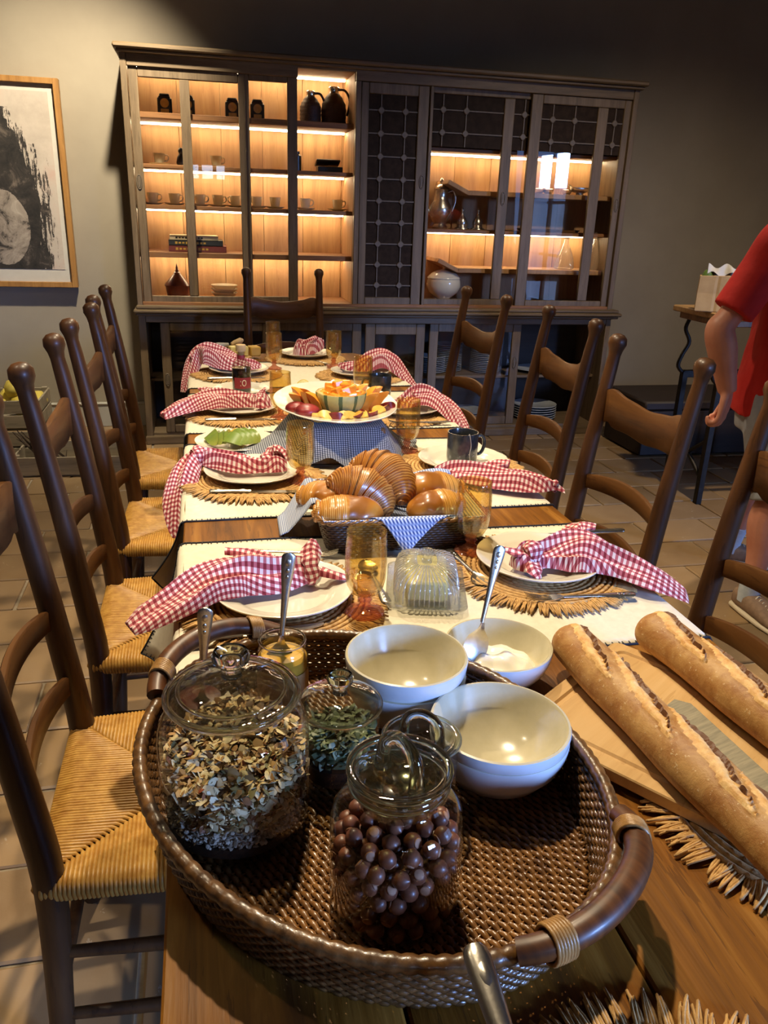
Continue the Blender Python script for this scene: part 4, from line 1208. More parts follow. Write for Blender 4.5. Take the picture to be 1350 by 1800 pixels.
def pos_ps(r):
    a = r.uniform(0, 2 * PI)
    if r.random() < .6: d = r.uniform(.038, .0435); z = r.uniform(.040, .072)
    else: d = .042 * math.sqrt(r.random()); z = r.uniform(.068, .075)
    return (d * cos(a), d * sin(a), z)
flakes(b, 420, pos_ps, .0075, .0050, .0017, rr)
b.lathe([(0, .038), (.040, .038), (.040, .068), (0, .070)], 24, c=.1)
tag(obj('pumpkin_seeds', b, MT['pseed'], None, (SJ[0], SJ[1], FZ), smooth=60), 'green pumpkin seeds inside the small lidded jar', 'seeds', kind='stuff')
b = MB()
def pos_r(r):
    a = r.uniform(0, 2 * PI); d = .037 * math.sqrt(r.random()) if r.random() < .5 else r.uniform(.032, .037); return (d * cos(a), d * sin(a), r.uniform(.006, .045))
flakes(b, 420, pos_r, .006, .0045, .002, rr)
tag(obj('dried_fruit', b, MT['darkseed'], None, (RJ[0], RJ[1], FZ), smooth=40), 'dark dried fruit in the small jar behind the hazelnuts', 'dried fruit', kind='stuff')
# hazelnuts, one by one
MT['nut'] = plain('hazelnut_shell', '#522a19', '#7d4a31', .42, scale=55, stretch=(1, 1, .35), coat=.1)
MT['nutcap'] = plain('hazelnut_base', '#93664a', '#a5795a', .7, scale=200)
nb = MB(); R = .0091; NS = .87
nb.lathe([(q * NS, z * NS) for q, z in ((0, -.0088), (.005, -.0086), (.0085, -.0055), (.0103, 0), (.0098, .0045), (.0068, .0088), (.003, .0108), (.0008, .0122), (0, .0124))], 12)
nutm = mesh('hazelnut', nb, MT['nut'], 180)
nc = MB().lathe([(q * NS, z * NS) for q, z in ((0, -.00905), (.0045, -.0089), (.0062, -.0078), (.0050, -.0070), (0, -.0075))], 12)
nutc = mesh('base_scar', nc, MT['nutcap'], 180)
first = None; nn = 0
ZL = (.0120, .0288, .0456, .0624, .0792)
lays = [(z, .0555, 18) for z in ZL] + [(z, .0375, 12) for z in ZL] + [(.0925, .046, 13), (.0945, .028, 8), (.099, .010, 3)] + [(z, .018, 5) for z in ZL[2:]]
for li, (z, rad, cnt) in enumerate(lays):
    for k in range(cnt):
        a = 2 * PI * (k + (li % 2) * .5) / cnt + rr.uniform(-.06, .06)
        if li < 4 and sin(a) > .6: continue
        p = (NJ[0] + rad * cos(a), NJ[1] + rad * sin(a), FZ + z + rr.uniform(-.0012, .0025))
        o = link('hazelnut', nutm, None, p, rot=(rr.uniform(0, 6), rr.uniform(0, 6), rr.uniform(0, 6)))
        tag(o, 'brown shelled hazelnut among others in the front glass jar', 'nut', 'hazelnuts in the front jar')
        link('base_scar', nutc, o); nn += 1
# honey jar and its spoon
MT['honey'] = plain('set_honey', '#c9962b', '#d8aa45', .25, scale=8, sss=.1)
MT['paper_label'] = plain('kraft_label', '#a37c46', '#b08a52', .7, scale=30)
HX, HY = .088, .985
h = thing('honey_jar', 'open glass jar of pale honey with a kraft label, at the back of the tray', 'jar', (HX, HY, FZ))
obj('jar_body', MB().lathe([(0, .002), (.030, 0), (.034, .003), (.036, .010), (.036, .078), (.034, .085), (.0315, .088), (.0315, .090), (.033, .091), (.0315, .093), (.033, .095), (.0315, .097), (.0325, .099), (.030, .101)], 40), MT['jar'], h, smooth=60)
obj('rim_ring', MB().tube([(.0318 * cos(2 * PI * k / 40), .0318 * sin(2 * PI * k / 40), .0995) for k in range(40)], .0022, 8, closed=True), MT['knob'], h, smooth=180)
obj('paper_label', MB().loft([[(.0366 * cos(a), .0366 * sin(a), z) for a in np.linspace(-PI * .98, -PI * .02, 26)] for z in (.012, .058)], wrap=False), MT['paper_label'], h, smooth=60)
tag(obj('honey', MB().lathe([(0, .004), (.030, .003), (.0345, .008), (.0345, .074), (.030, .079), (0, .079)], 40), MT['honey'], None, (HX, HY, FZ)), 'pale set honey filling the open jar', 'honey')
spoon_at('silver spoon standing upright in the honey jar', (HX - .008, HY - .004, FZ + .040), (HX + .012, HY + .018, FZ + .222))
JX, JY = -.028, .925
h = thing('jam_jar', 'small jam jar hidden behind the largest glass jar', 'jar', (JX, JY, FZ))
obj('jar_body', MB().lathe([(0, .002), (.026, 0), (.030, .006), (.030, .070), (.027, .078), (.028, .088)], 32), MT['jar'], h, smooth=60)
tag(obj('jam', MB().lathe([(0, .004), (.027, .004), (.0285, .010), (.0285, .058), (0, .060)], 32), plain('dark_jam', '#4a1410', '#5f1c14', .25, scale=20), None, (JX, JY, FZ)), 'dark jam in the jar behind the largest glass jar', 'jam')
spoon_at('silver spoon whose handle sticks up behind the largest jar lid', (JX, JY - .004, FZ + .010), (JX + .014, JY - .012, FZ + .190))

# ------------------------------------------------------------------ bread board, baguettes, bread knife
MT['board'] = wood('maple_board', '#ae8650', '#c8a26c', '#d6b584', 'X', .6, .5, .1)
ba = math.atan2(.81, -.586) - PI / 2     # board frame: x = long side direction (u), y = v
Lc, U, V = (.392, .868), (.81, .586), (.586, -.81)
BT = TZ + .0255
t = thing('bread_board', 'pale wooden bread board with a juice groove under two baguettes', 'board', (Lc[0] + U[0] * .155 + V[0] * .18, Lc[1] + U[1] * .155 + V[1] * .18, TZ + .0095), math.atan2(U[1], U[0]))
def rrect(hx, hy, r, z, n=6):
    o = []
    for cx, cy_, a0 in ((hx - r, hy - r, 0), (-hx + r, hy - r, PI / 2), (-hx + r, -hy + r, PI), (hx - r, -hy + r, 3 * PI / 2)):
        for k in range(n + 1):
            a = a0 + PI / 2 * k / n; o.append((cx + r * cos(a), cy_ + r * sin(a), z))
    return o
b = MB().loft([rrect(.153, .178, .014, 0), rrect(.155, .18, .016, .002), rrect(.155, .18, .016, .016), rrect(.1535, .1785, .015, .018), rrect(.135, .160, .012, .018), rrect(.132, .157, .011, .0145), rrect(.126, .151, .010, .0145), rrect(.123, .148, .010, .018)])
obj('board', b, MT['board'], t, smooth=35)
MT['crust'] = None
def crust():
    t = NT('baguette_crust'); v = t.coord('Object'); m = t.attr('mask')
    n = t.noise(v, 22, 6, .7, .4); n2 = t.noise(v, 160, 4, .7)
    c = t.ramp(n, [(.2, '#6f4016'), (.42, '#9c6a33'), (.62, '#b88d52'), (.85, '#cfaa76')])
    c = t.mix(t.math('MULTIPLY', t.math('GREATER_THAN', n2, .64), .5), c, '#e2cfa8')
    mm = t.ramp(t.math('MULTIPLY', m, -1.0), [(0, '#000000'), (.2, '#000000'), (.45, '#ffffff'), (1, '#ffffff')])
    inner = t.ramp(t.noise(v, 60, 5, .7), [(.3, '#bf8440'), (.55, '#dcb272'), (.8, '#ecd09c')])
    c = t.mix(mm, c, inner)
    md = t.ramp(m, [(0, '#ffffff'), (.25, '#ffffff'), (.33, '#000000'), (1, '#000000')])
    dk = t.mix(t.math('MULTIPLY', t.math('LESS_THAN', t.math('ABSOLUTE', t.math('SUBTRACT', m, .4)), .09), .85), c, '#4e220d')
    t.bump(t.math('ADD', n2, t.math('MULTIPLY', n, 2.0)), .35, .0018)
    t.set(dk, .55)
    return t.m
MT['crust'] = crust()
def baguette(label, p0, p1, z, R=.034, seed=1, ns=4):
    b = MB(); rr = random.Random(seed)
    L = math.dist(p0, p1)
    nu, nv = 260, 72
    slashes = [(-L / 2 + L * (k + .5) / ns, rr.uniform(-.1, .1)) for k in range(ns)]
    def fn(u, v):
        x = (u - .5) * L; e = min(1, (1 - abs(2 * u - 1)) / .15)
        base = R * max(.02, 1 - (1 - e) ** 2.2) ** .5 * (1 + .035 * sin(u * 17 + seed))
        a = v * 2 * PI
        s = cos(a)                       # along y ; top is sin>0
        mask = 0.0; dr = 0.0
        top = sin(a)
        for xc, off in slashes:
            du = (x - xc) / (L / ns * .74)
            if abs(du) < 1 and top > -.2:
                # slanted cut crossing the crown
                cl = du * .62 + off + .014 * sin(x * 290 + seed) + .04 * sin(x * 127 + seed) + .03 * sin(x * 61); d = (a - PI / 2) - cl * .9
                wid = .36 * (1 - du * du) ** .7
                if -wid < d < wid:
                    q = (d + wid) / (2 * wid)
                    if q > .84: mask = .36; dr += .0042 * sin((q - .84) / .16 * PI)
                    elif q > .70: mask = .42; dr -= .0040 * sin((q - .70) / .14 * PI)
                    else: mask = -.62 - .12 * sin(q * 9) ** 2; dr += .0030 * sin(q / .7 * PI) + rr.uniform(-.0005, .0005)
        r = base + dr * min(1, e * 1.5)
        y, zz = r * s * 1.06, r * top
        if zz < 0: zz *= .80
        bend = .006 * sin(u * PI) * (1 if seed % 2 else -1)
        return ((x, y + bend, zz), (u, v), mask)
    b.grid(fn, nu, nv)
    for i, p in enumerate(b.v):
        pass
    ang = math.atan2(p1[1] - p0[1], p1[0] - p0[0])
    o = obj('baguette', b, MT['crust'], None, ((p0[0] + p1[0]) / 2, (p0[1] + p1[1]) / 2, z + R * .80), ang, smooth=70)
    return tag(o, label, 'bread', 'baguettes on the board')
BZ = TZ + .0095 + .018
baguette('crusty baguette with slashes lying across the middle of the bread board', (.588, .475), (.541, 1.035), BZ, .0345, 1)
baguette('crusty baguette at the right edge of the bread board, cut by the picture edge', (.742, .50), (.692, 1.045), BZ, .0355, 4)
MT['decant'] = thin_glass('decanter_glass', (.985, .98, .96), .16, .75, .02, .5, 120, 1.8, .12)
MT['blade'] = plain('worn_blade', '#4f4a3e', '#655e4e', .45, .7, 30, stretch=(8, 1, 1))
kn = thing('bread_knife', 'serrated bread knife lying between the two baguettes', 'knife', (.640, .70, BZ + .004), -PI / 2 + .06)
b = MB(); out = []
n = 46
for i in range(n + 1):
    x = -.150 + .20 * i / n
    out.append((x, -.016 - (.0016 if i % 2 else 0)))
out = [(.050, .014)] + [(-.135, .014), (-.155, .002)] + out
b.prism(out, -.001, .0012)
b.v = [(p[0], p[1], p[2] + .010 + p[1] * .35) for p in b.v]
obj('blade', b, MT['blade'], kn, smooth=0)
b = MB().tube([(.050, 0, .010), (.07, 0, .010), (.12, 0, .010), (.165, -.004, .009), (.172, -.004, .009)], [.010, .012, .0135, .013, .008], 10, flat=.8)
obj('handle', b, MT['wickd'], kn, smooth=50)

# ------------------------------------------------------------------ butter dish
MT['cut'] = thin_glass('pressed_glass', (.985, .99, .96), .10, .8, .03, .5, 120, 2.0, .05)
MT['butter'] = plain('butter', '#d8c878', '#e2d48c', .4, scale=12, sss=.15)
MT['rib'] = thin_glass('rib_glass', (.99, .99, .97), .30, .6, .05, 0, 30, 2.0, .22)
bd = thing('butter_dish', 'ribbed pressed glass butter dish with a domed lid', 'butter dish', (.392, 1.322, TZ + .0035), math.radians(76))
b = MB().loft([rrect(.078, .052, .012, .003), rrect(.080, .054, .014, .0), rrect(.100, .072, .018, .008), rrect(.104, .075, .02, .013), rrect(.100, .071, .018, .014), rrect(.079, .052, .012, .006)])
obj('dish', b, MT['cut'], bd, smooth=40)
def dome():
    b = MB(); rings = []
    for (sx, sy, z) in ((.088, .060, .010), (.0875, .0595, .034), (.081, .054, .050), (.060, .040, .060), (.028, .019, .065), (.008, .008, .066)):
        ring = []
        for k in range(144):
            a = 2 * PI * k / 144
            rad = 1 / ((abs(cos(a)) ** 5 + abs(sin(a)) ** 5) ** .2)
            f = 1 + (.030 if k % 4 < 2 else -.024) * (1 if .012 < z < .0622 else .3)
            ring.append((sx * rad * cos(a) * f, sy * rad * sin(a) * f, z + (.0012 if k % 4 < 2 and z > .05 else 0)))
        rings.append(ring)
    return b.loft(rings, capa=False)
obj('lid', dome(), MT['cut'], bd, smooth=0)
rb = MB()
for k in range(44):
    a = 2 * PI * (k + .5) / 44; rad = 1 / ((abs(cos(a)) ** 5 + abs(sin(a)) ** 5) ** .2)
    rb.tube([(sx * rad * cos(a) * 1.01, sy * rad * sin(a) * 1.01, z + .001) for sx, sy, z in ((.088, .060, .012), (.0875, .0595, .034), (.081, .054, .050), (.060, .040, .060), (.028, .019, .065))], .0013, 5)
obj('moulded_ribs', rb, MT['rib'], bd, smooth=180)
obj('knob', MB().lathe([(0, .060), (.010, .061), (.008, .066), (.007, .070), (.012, .076), (.014, .082), (.010, .087), (0, .088)], 16), MT['cut'], bd, smooth=30)
tag(obj('butter', MB().box((0, 0, .027), (.128, .078, .040), .005), MT['butter'], None, (.392, 1.322, TZ + .0045), math.radians(76)), 'block of yellow butter under the pressed glass lid', 'butter')

# ------------------------------------------------------------------ bread basket with pastries
bk = thing('bread_basket', 'dark rectangular woven bread basket filled with pastries', 'basket', (.400, 1.640, TZ + .0025), math.radians(-2))
b = MB(); NBK = 12
def brect(hx, hy, r, z, n): 
    base = rrect(hx, hy, r, z, 5); P = [Vector(p) for p in base]; P.append(P[0])
    acc = [0]
    for a, c in zip(P[:-1], P[1:]): acc.append(acc[-1] + (c - a).length)
    o = []
    for i in range(n):
        s = acc[-1] * i / n; k = 0
        while acc[k + 1] < s: k += 1
        q = (s - acc[k]) / (acc[k + 1] - acc[k]); p = P[k].lerp(P[k + 1], q)
        tn = (P[k + 1] - P[k]).normalized(); o.append((p, Vector((tn.y, -tn.x, 0))))
    return o
n = 252
for j in range(NBK):
    f = j / (NBK - 1); z = .004 + f * .066
    ring = brect(lerp(.160, .178, f), lerp(.118, .136, f), .03, z, n)
    b.tube([p + nrm * (.0018 * sin(i * PI / 1.5 + (PI if j % 2 else 0) + .4)) for i, (p, nrm) in enumerate(ring)], .0037, 5, closed=True)
obj('woven_side', b, MT['wickd'], bk, kind='stuff', smooth=180)
b = MB().loft([rrect(.158, .116, .028, .001), rrect(.160, .118, .03, .006)])
obj('basket_floor', b, MT['wickd'], bk, smooth=30)
b = MB(); ring = brect(.180, .138, .032, .074, 220)
for ph in (0, PI):
    b.tube([p + nrm * (.003 * cos(i * .9 + ph)) + Vector((0, 0, .003 * sin(i * .9 + ph))) for i, (p, nrm) in enumerate(ring)], .0042, 6, closed=True)
obj('braided_rim', b, MT['wickl'], bk, smooth=180, kind='stuff')
def cloth(name, label, pieces, mat, loc, rz=0, thick=.0012):
    b = MB()
    for fn, nu, nv in pieces: b.grid(fn, nu, nv)
    o = obj(name, b, mat, None, loc, rz, smooth=180)
    md = o.modifiers.new('thickness', 'SOLIDIFY'); md.thickness = thick; md.offset = 1
    return tag(o, label, 'cloth')
def bil(a, b_, c, d, u, v): return tuple(lerp(lerp(p, q, u), lerp(r, s, u), v) for p, q, r, s in zip(a, b_, d, c))
def lining(u, v):
    x, y = (u - .5) * .40, (v - .5) * .32
    hx, hy = abs(x) / .20, abs(y) / .16
    k = max(0, max(hx, hy) - .66) / .34
    z = .014 + .066 * k ** .8 + .006 * sin(x * 40 + y * 23) * (1 - k)
    s = 1 - .13 * k
    return ((x * s, y * s, z), (x, y))
def ff(u, v):      # front triangle over the rim
    x = lerp(-.088, .125, u); tip = -.002
    xx = lerp(x, tip, v * .97); dn = v
    path = [(-.110, .070), (-.134, .084), (-.143, .081), (-.147, .060), (-.151, .035), (-.154, .006)]
    f = dn * 5; k = min(int(f), 4); q = f - k
    y, z = lerp(path[k][0], path[k + 1][0], q), lerp(path[k][1], path[k + 1][1], q)
    return ((xx, y - .004 * sin(u * PI) * v, z), ((xx + y) * .8, (xx - y + z) * .8))
def lf(u, v):      # left flap down to the table
    y = lerp(-.045, .128, u) + .02 * v
    path = [(-.145, .072), (-.176, .086), (-.188, .082), (-.200, .062), (-.218, .038), (-.238, .014), (-.256, .004)]
    f = v * 6; k = min(int(f), 5); q = f - k
    x, z = lerp(path[k][0], path[k + 1][0], q), lerp(path[k][1], path[k + 1][1], q)
    y2 = lerp(y, -.02, max(0, v - .5) * .7)
    return ((x, y2, z + .006 * sin(u * 6) * v * (1 - v) * 2), (x + z, y))
def bf(u, v):      # back edge showing behind the pastries
    x = lerp(-.11, .165, u)
    path = [(.100, .060), (.128, .086), (.142, .090), (.158, .082), (.168, .062)]
    f = v * 4; k = min(int(f), 3); q = f - k
    return ((x, lerp(path[k][0], path[k + 1][0], q), lerp(path[k][1], path[k + 1][1], q) + .008 * sin(u * 9)), (x, v * .1))
cloth('bread_cloth', 'blue gingham cloth lining the bread basket, corners folded over the rim', [(lining, 24, 20), (ff, 16, 20), (lf, 14, 18), (bf, 20, 8)], MT['ghb'], (.400, 1.640, TZ + .0025), math.radians(-2))

def pastry_mat(name, stops, period, coat=.5):
    t = NT(name)
    uv = t.new('ShaderNodeUVMap'); uv.uv_map = 'UVMap'
    sp = t.new('ShaderNodeSeparateXYZ'); t.l(uv.outputs[0], sp.inputs[0])
    v = t.coord('Object'); n = t.noise(v, 25, 4, .6)
    w = t.math('SINE', t.math('ADD', t.math('MULTIPLY', sp.outputs[0], 2 * PI / period), t.math('MULTIPLY', n, 4.0)))
    f = t.math('ADD', t.math('ADD', t.math('MULTIPLY', w, .22), .25), t.math('MULTIPLY', n, .55))
    f = t.math('ADD', f, t.math('MULTIPLY', t.attr('mask'), .42))
    t.bump(t.math('ADD', f, t.math('MULTIPLY', t.noise(v, 120, 3), .4)), .25, .0015)
    t.set(t.ramp(f, stops), .34)
    t.p.inputs['Coat Weight'].default_value = coat; t.p.inputs['Coat Roughness'].default_value = .15
    return t.m
MT['croi'] = pastry_mat('croissant_crust', [(.15, '#d09b52'), (.4, '#b37632'), (.65, '#915823'), (.9, '#6e3b16')], .0046, .2)
MT['pain'] = pastry_mat('glazed_pastry', [(.15, '#e2b668'), (.4, '#d09646'), (.65, '#b57529'), (.9, '#8f5419')], .0040, .7)
def croissant(label, loc, L, R, arc, rot, steps=9):
    b = MB(); rings = []; uv = []; n = 84; q = 22
    for i in range(n + 1):
        u = i / n; f = 2 * u - 1
        env = max(.04, (1 - abs(f) ** 1.9)) ** .62
        saw = ((abs(f) * steps * .5) % 1.0)
        r = R * env * (1 + .13 * (1 - saw) - .04)
        a = f * arc; rad = L / (2 * arc)
        c = Vector((rad * sin(a), rad * (cos(a) - 1), 0)); tg = Vector((cos(a), -sin(a), 0)); nr = Vector((sin(a), cos(a), 0))
        ring = []
        for k in range(q):
            th = 2 * PI * k / q
            p = c + nr * r * cos(th) + Vector((0, 0, 1)) * (r * sin(th) * (1.0 if sin(th) > 0 else .72))
            ring.append(p); uv.append((u * L + .004 * cos(th), k / q))
        rings.append(ring)
    b.loft(rings, uvs=uv)
    return tag(obj('croissant', b, MT['croi'], None, loc, rot=rot, smooth=35), label, 'pastry', 'pastries in the basket')
def pain(label, loc, L, R, rot, seed):
    b = MB(); rings = []; uv = []; cc = []; n = 60; q = 26; rr = random.Random(seed)
    for i in range(n + 1):
        u = i / n; f = 2 * u - 1
        env = max(.02, 1 - abs(f) ** 2.6) ** .55
        rid = .055 * (1 - ((u * 11) % 1.0)) if u < .44 else .02 * sin(u * 14 + seed)
        ring = []
        for k in range(q):
            th = 2 * PI * k / q
            r = R * env * (1 + rid + .04 * sin(2 * th + f * 2 + seed) + (.035 * sin(5 * th + u * 9) * sin(u * 17 + seed) if u > .44 else 0))
            cc.append(0.0 if u < .44 else min(1.0, (u - .44) / .06) * (.75 + .25 * sin(3 * th + u * 12)))
            ring.append((f * L / 2, r * cos(th) * 1.12, r * sin(th) * (.92 if sin(th) > 0 else .70)))
            uv.append((u * L * (1 if u < .42 else .04) + (0 if u < .42 else .42 * L * .96), k / q))
        rings.append(ring)
    b.loft(rings, uvs=uv, c=cc)
    o = tag(obj('filled_pastry', b, MT['pain'], None, loc, rot=rot, smooth=45), label, 'pastry', 'pastries in the basket')
    # curled end of the rolled dough
    sp = MB(); pts = []
    for k in range(34):
        a = k / 33 * 4.2 * PI; r = R * (.62 - .56 * k / 33)
        pts.append((-L / 2 * .90 - .010 * k / 33, r * cos(a), r * sin(a) * .9))
    sp.tube(pts, [.0052] * 30 + [.005, .004, .003, .002], 7)
    obj('rolled_end', sp, MT['pain'], o, smooth=60)
    return o
def rd(*a): return tuple(math.radians(x) for x in a)
zb = TZ + .0025
croissant('large croissant at the back, on top of the pastry heap', (.390, 1.690, zb + .108), .185, .058, .80, rd(14, 18, -52))
croissant('dark golden croissant in front of the larger one, curled to the left', (.328, 1.632, zb + .100), .170, .050, .80, rd(22, 22, -28))
pain('glazed pastry at the back left corner of the basket', (.248, 1.668, zb + .076), .125, .040, rd(0, -8, -35), 2)
pain('pale rolled pastry with a curled end at the front left of the basket', (.286, 1.566, zb + .072), .150, .044, rd(0, 4, -4), 3)
pain('glazed raisin pastry at the back right of the basket', (.500, 1.672, zb + .082), .150, .043, rd(0, -6, 190), 4)
pain('rolled pastry with a curled end at the front right of the basket', (.478, 1.575, zb + .074), .130, .040, rd(0, 6, 186), 5)
ORD = ('first', 'second', 'third', 'fourth', 'fifth', 'sixth', 'seventh', 'eighth', 'ninth', 'tenth', 'eleventh', 'twelfth')
# ------------------------------------------------------------------ fruit platter on its cloth covered crate
tag(obj('wooden_crate', MB().box((0, 0, .052), (.235, .27, .104), .004), MT['oakx'], None, (.375, 2.280, TZ + .002)), 'small wooden crate hidden under the dark blue gingham cloth', 'crate')
def drape(u, v):
    # plan polar grid: centre of the crate top out to the hem
    a = v * 2 * PI; hx, hy = .122, .139
    rad = 1 / ((abs(cos(a)) ** 6 + abs(sin(a)) ** 6) ** (1 / 6))
    f1 = min(1, u / .45); x, y = hx * rad * cos(a) * f1, hy * rad * sin(a) * f1
    z = .1065
    if u > .45:
        d = (u - .45) / .55
        lift = .040 * math.exp(-((a - 4.45) / .22) ** 2) + .012 * sin(a * 5 + 1)
        drop = .100 - max(0, lift)
        fl = .085 * d ** .9 * (1 + .35 * sin(a * 4 + .6) * d) * (1 + .55 * max(0, -cos(a)) * (sin(a) > -.6)) * (.75 + .45 * abs(cos(a)))
        x += cos(a) * fl; y += sin(a) * fl * .72
        z -= drop * (1 - (1 - d) ** 1.8)
        crease = .020 * math.exp(-((a - 4.82) / .10) ** 2) * d
        y -= crease
    return ((x, y, z), (x + .3 * (z if abs(cos(a)) > .7 else 0), y + (.9 * z if abs(sin(a)) > .5 else 0)))
cloth('crate_cloth', 'dark blue gingham cloth draped over the crate under the fruit platter', [(drape, 22, 120)], MT['ghd'], (.375, 2.280, TZ + .002))
PX, PY, PZ2 = .372, 2.268, TZ + .1105
def plat(r, z, a): return (r * (1 + .012 * (abs(sin(a * 5)) - .5) * max(0, (r / .183 - .7) / .3)), z)
b = MB().lathe([(0, .006), (.105, .006), (.118, .010), (.128, .018), (.150, .024), (.178, .030), (.183, .0315), (.185, .030), (.182, .026), (.150, .017), (.132, .010), (.115, 0), (.09, 0), (0, .002)], 80, fn=plat)
o = obj('fruit_platter', b, MT['white_china'], None, (PX + .008, 2.362, PZ2), smooth=50); o.scale = (1, 1.50, 1)
tag(o, 'large white scalloped platter of melon and peaches on the cloth covered crate', 'platter')
PF = PZ2 + .0065
def melon_mat():
    t = NT('melon_rind'); v = t.coord('Object'); sp = t.new('ShaderNodeSeparateXYZ'); t.l(v, sp.inputs[0])
    an = t.new('ShaderNodeMath', operation='ARCTAN2'); t.l(sp.outputs[1], an.inputs[0]); t.l(sp.outputs[0], an.inputs[1])
    n = t.noise(v, 60, 5, .7)
    w = t.math('SINE', t.math('ADD', t.math('MULTIPLY', an.outputs[0], 10.0), t.math('MULTIPLY', n, .6)))
    f = t.math('ADD', t.math('MULTIPLY', t.math('GREATER_THAN', w, .72), .6), t.math('MULTIPLY', n, .4))
    t.bump(n, .3, .001)
    t.set(t.ramp(f, [(.1, '#b8a866'), (.35, '#98935a'), (.6, '#5f6b3c'), (.9, '#3f4f2c')]), .5)
    return t.m
MT['rind'] = melon_mat()
MT['melon'] = plain('melon_flesh', '#e08a22', '#eda23c', .28, scale=18, sss=.12, coat=.3)
MT['peach'] = plain('peach_flesh', '#dba136', '#e8bd5a', .3, scale=20, sss=.1, coat=.3)
MT['pskin'] = plain('peach_skin', '#571119', '#a3352c', .4, scale=22)
ML = (PX + .008, PY - .020, PF)
mh = thing('melon_half', 'hollowed striped melon half filled with orange melon cubes, centre of the platter', 'melon', ML)
def scall(r, z, a): return (r * (1 - .02 * abs(sin(5 * a))), z)
obj('rind', MB().lathe([(0, 0), (.022, .0), (.045, .010), (.062, .028), (.072, .050), (.0755, .072), (.0735, .074), (.071, .072)], 60, fn=scall), MT['rind'], mh, smooth=60)
obj('flesh', MB().lathe([(.0715, .0735), (.066, .0735), (.052, .030), (.03, .014), (0, .012)], 48), MT['melon'], mh, smooth=50)
rr = random.Random(11)
mc = mesh('melon_cube', MB().box((0, 0, 0), (.026, .026, .024), .003), MT['melon'], 30)
for k in range(26):
    if k < 12: a = 2 * PI * k / 12; d = .048; z = .066
    elif k < 21: a = 2 * PI * k / 9; d = .034; z = .082
    else: a = 2 * PI * k / 5; d = .014; z = .094
    tag(link('melon_cube', mc, None, (ML[0] + d * cos(a), ML[1] + d * sin(a), ML[2] + z + rr.uniform(-.003, .003)), rot=(rr.uniform(-.4, .4), rr.uniform(-.4, .4), rr.uniform(0, 3))),
        'orange melon cube heaped in the melon half', 'melon', 'melon cubes in the melon half')
def crescent(L, R, w, mats, name, mid=False):
    b = MB(); n = 16
    rings = []
    for i in range(n + 1):
        f = lerp(-1, 1, i / n); s = math.sqrt(max(0.01, 1 - f * f))
        x = R * sin(f * L); z = R * cos(f * L)
        h = w * s
        c = Vector((x, 0, z)); o = Vector((sin(f * L), 0, cos(f * L)))
        rings.append([c + Vector((0, -h * .62, 0)), c + Vector((0, h * .62, 0)), c - o * h * .9 + Vector((0, h * .10, 0)), c - o * h * .9 + Vector((0, -h * .10, 0))])
    b.loft(rings)
    if mid: b.v = [(p[0], p[1], p[2] - R * .62) for p in b.v]
    b.mi = [1 if (k % 4 == 0 and k < n * 4) else 0 for k in range(len(b.f))]
    return mesh(name, b, mats, 30)
ms = crescent(1.15, .052, .030, [MT['melon'], MT['melon']], 'melon_slice', True)
for k, (dx, dy, rz, tilt) in enumerate([(-.118, .010, 1.9, 75), (-.100, -.035, 2.2, 70), (-.092, .045, 1.6, 72), (-.125, -.020, 2.0, 80), (-.075, -.050, 2.5, 60), (.112, .0, -1.6, 62), (.095, -.040, -2.0, 70), (.125, .035, -1.3, 78), (.135, -.020, -1.8, 82), (.09, .06, -1.0, 65)]):
    tag(link('melon_slice', ms, None, (PX + dx * .92, PY + dy + .02, PF + .034), rot=(rr.uniform(-.25, .25), (1.15 if dx < 0 else -1.15) + rr.uniform(-.2, .2), rr.uniform(-.7, .7))),
        ORD[k % 5] + ' orange melon slice standing on the platter ' + ('left' if dx < 0 else 'right') + ' of the melon half', 'melon', 'melon slices on the platter ' + ('left' if dx < 0 else 'right'))
ps = crescent(1.25, .026, .026, [MT['peach'], MT['pskin']], 'peach_wedge', True)
PWS = [(-.055, -.128), (-.030, -.140), (-.008, -.135), (.015, -.142), (.035, -.130), (.058, -.138), (.078, -.122), (.100, -.118), (.120, -.098), (.140, -.085), (-.075, -.118), (.046, -.118)]
for k, (dx, dy) in enumerate(PWS):
    tag(link('peach_wedge', ps, None, (PX + .008 + dx, 2.362 - .195 * math.sqrt(1 - (dx / .165) ** 2), PF + (.017 if abs(dx) < .1 else .022)), rot=(rr.choice((-1, 1)) * rr.uniform(1.2, 2.0), rr.uniform(-.4, .4), rr.uniform(-.6, .6) + (0 if rr.random() < .6 else 3.1))),
        ORD[sorted(q for q, _ in PWS).index(dx)] + ' red skinned peach wedge from the left along the platter front', 'peach', 'peach wedges on the platter')
for k, (dx, dy, r) in enumerate([(-.096, -.060, .033), (-.122, -.022, .030)]):
    b = MB(); b.sphere((0, 0, 0), (r * 1.1, r, r * .62), 20, 12)
    b.v = [(p[0], p[1] * (1 - .1 * abs(p[0]) / r), p[2]) for p in b.v]
    tag(obj('peach_half', b, MT['pskin'], None, (PX + dx, PY + dy, PF + .028), smooth=180), ('front' if k == 0 else 'rear') + ' dark red peach half at the left end of the platter', 'peach')
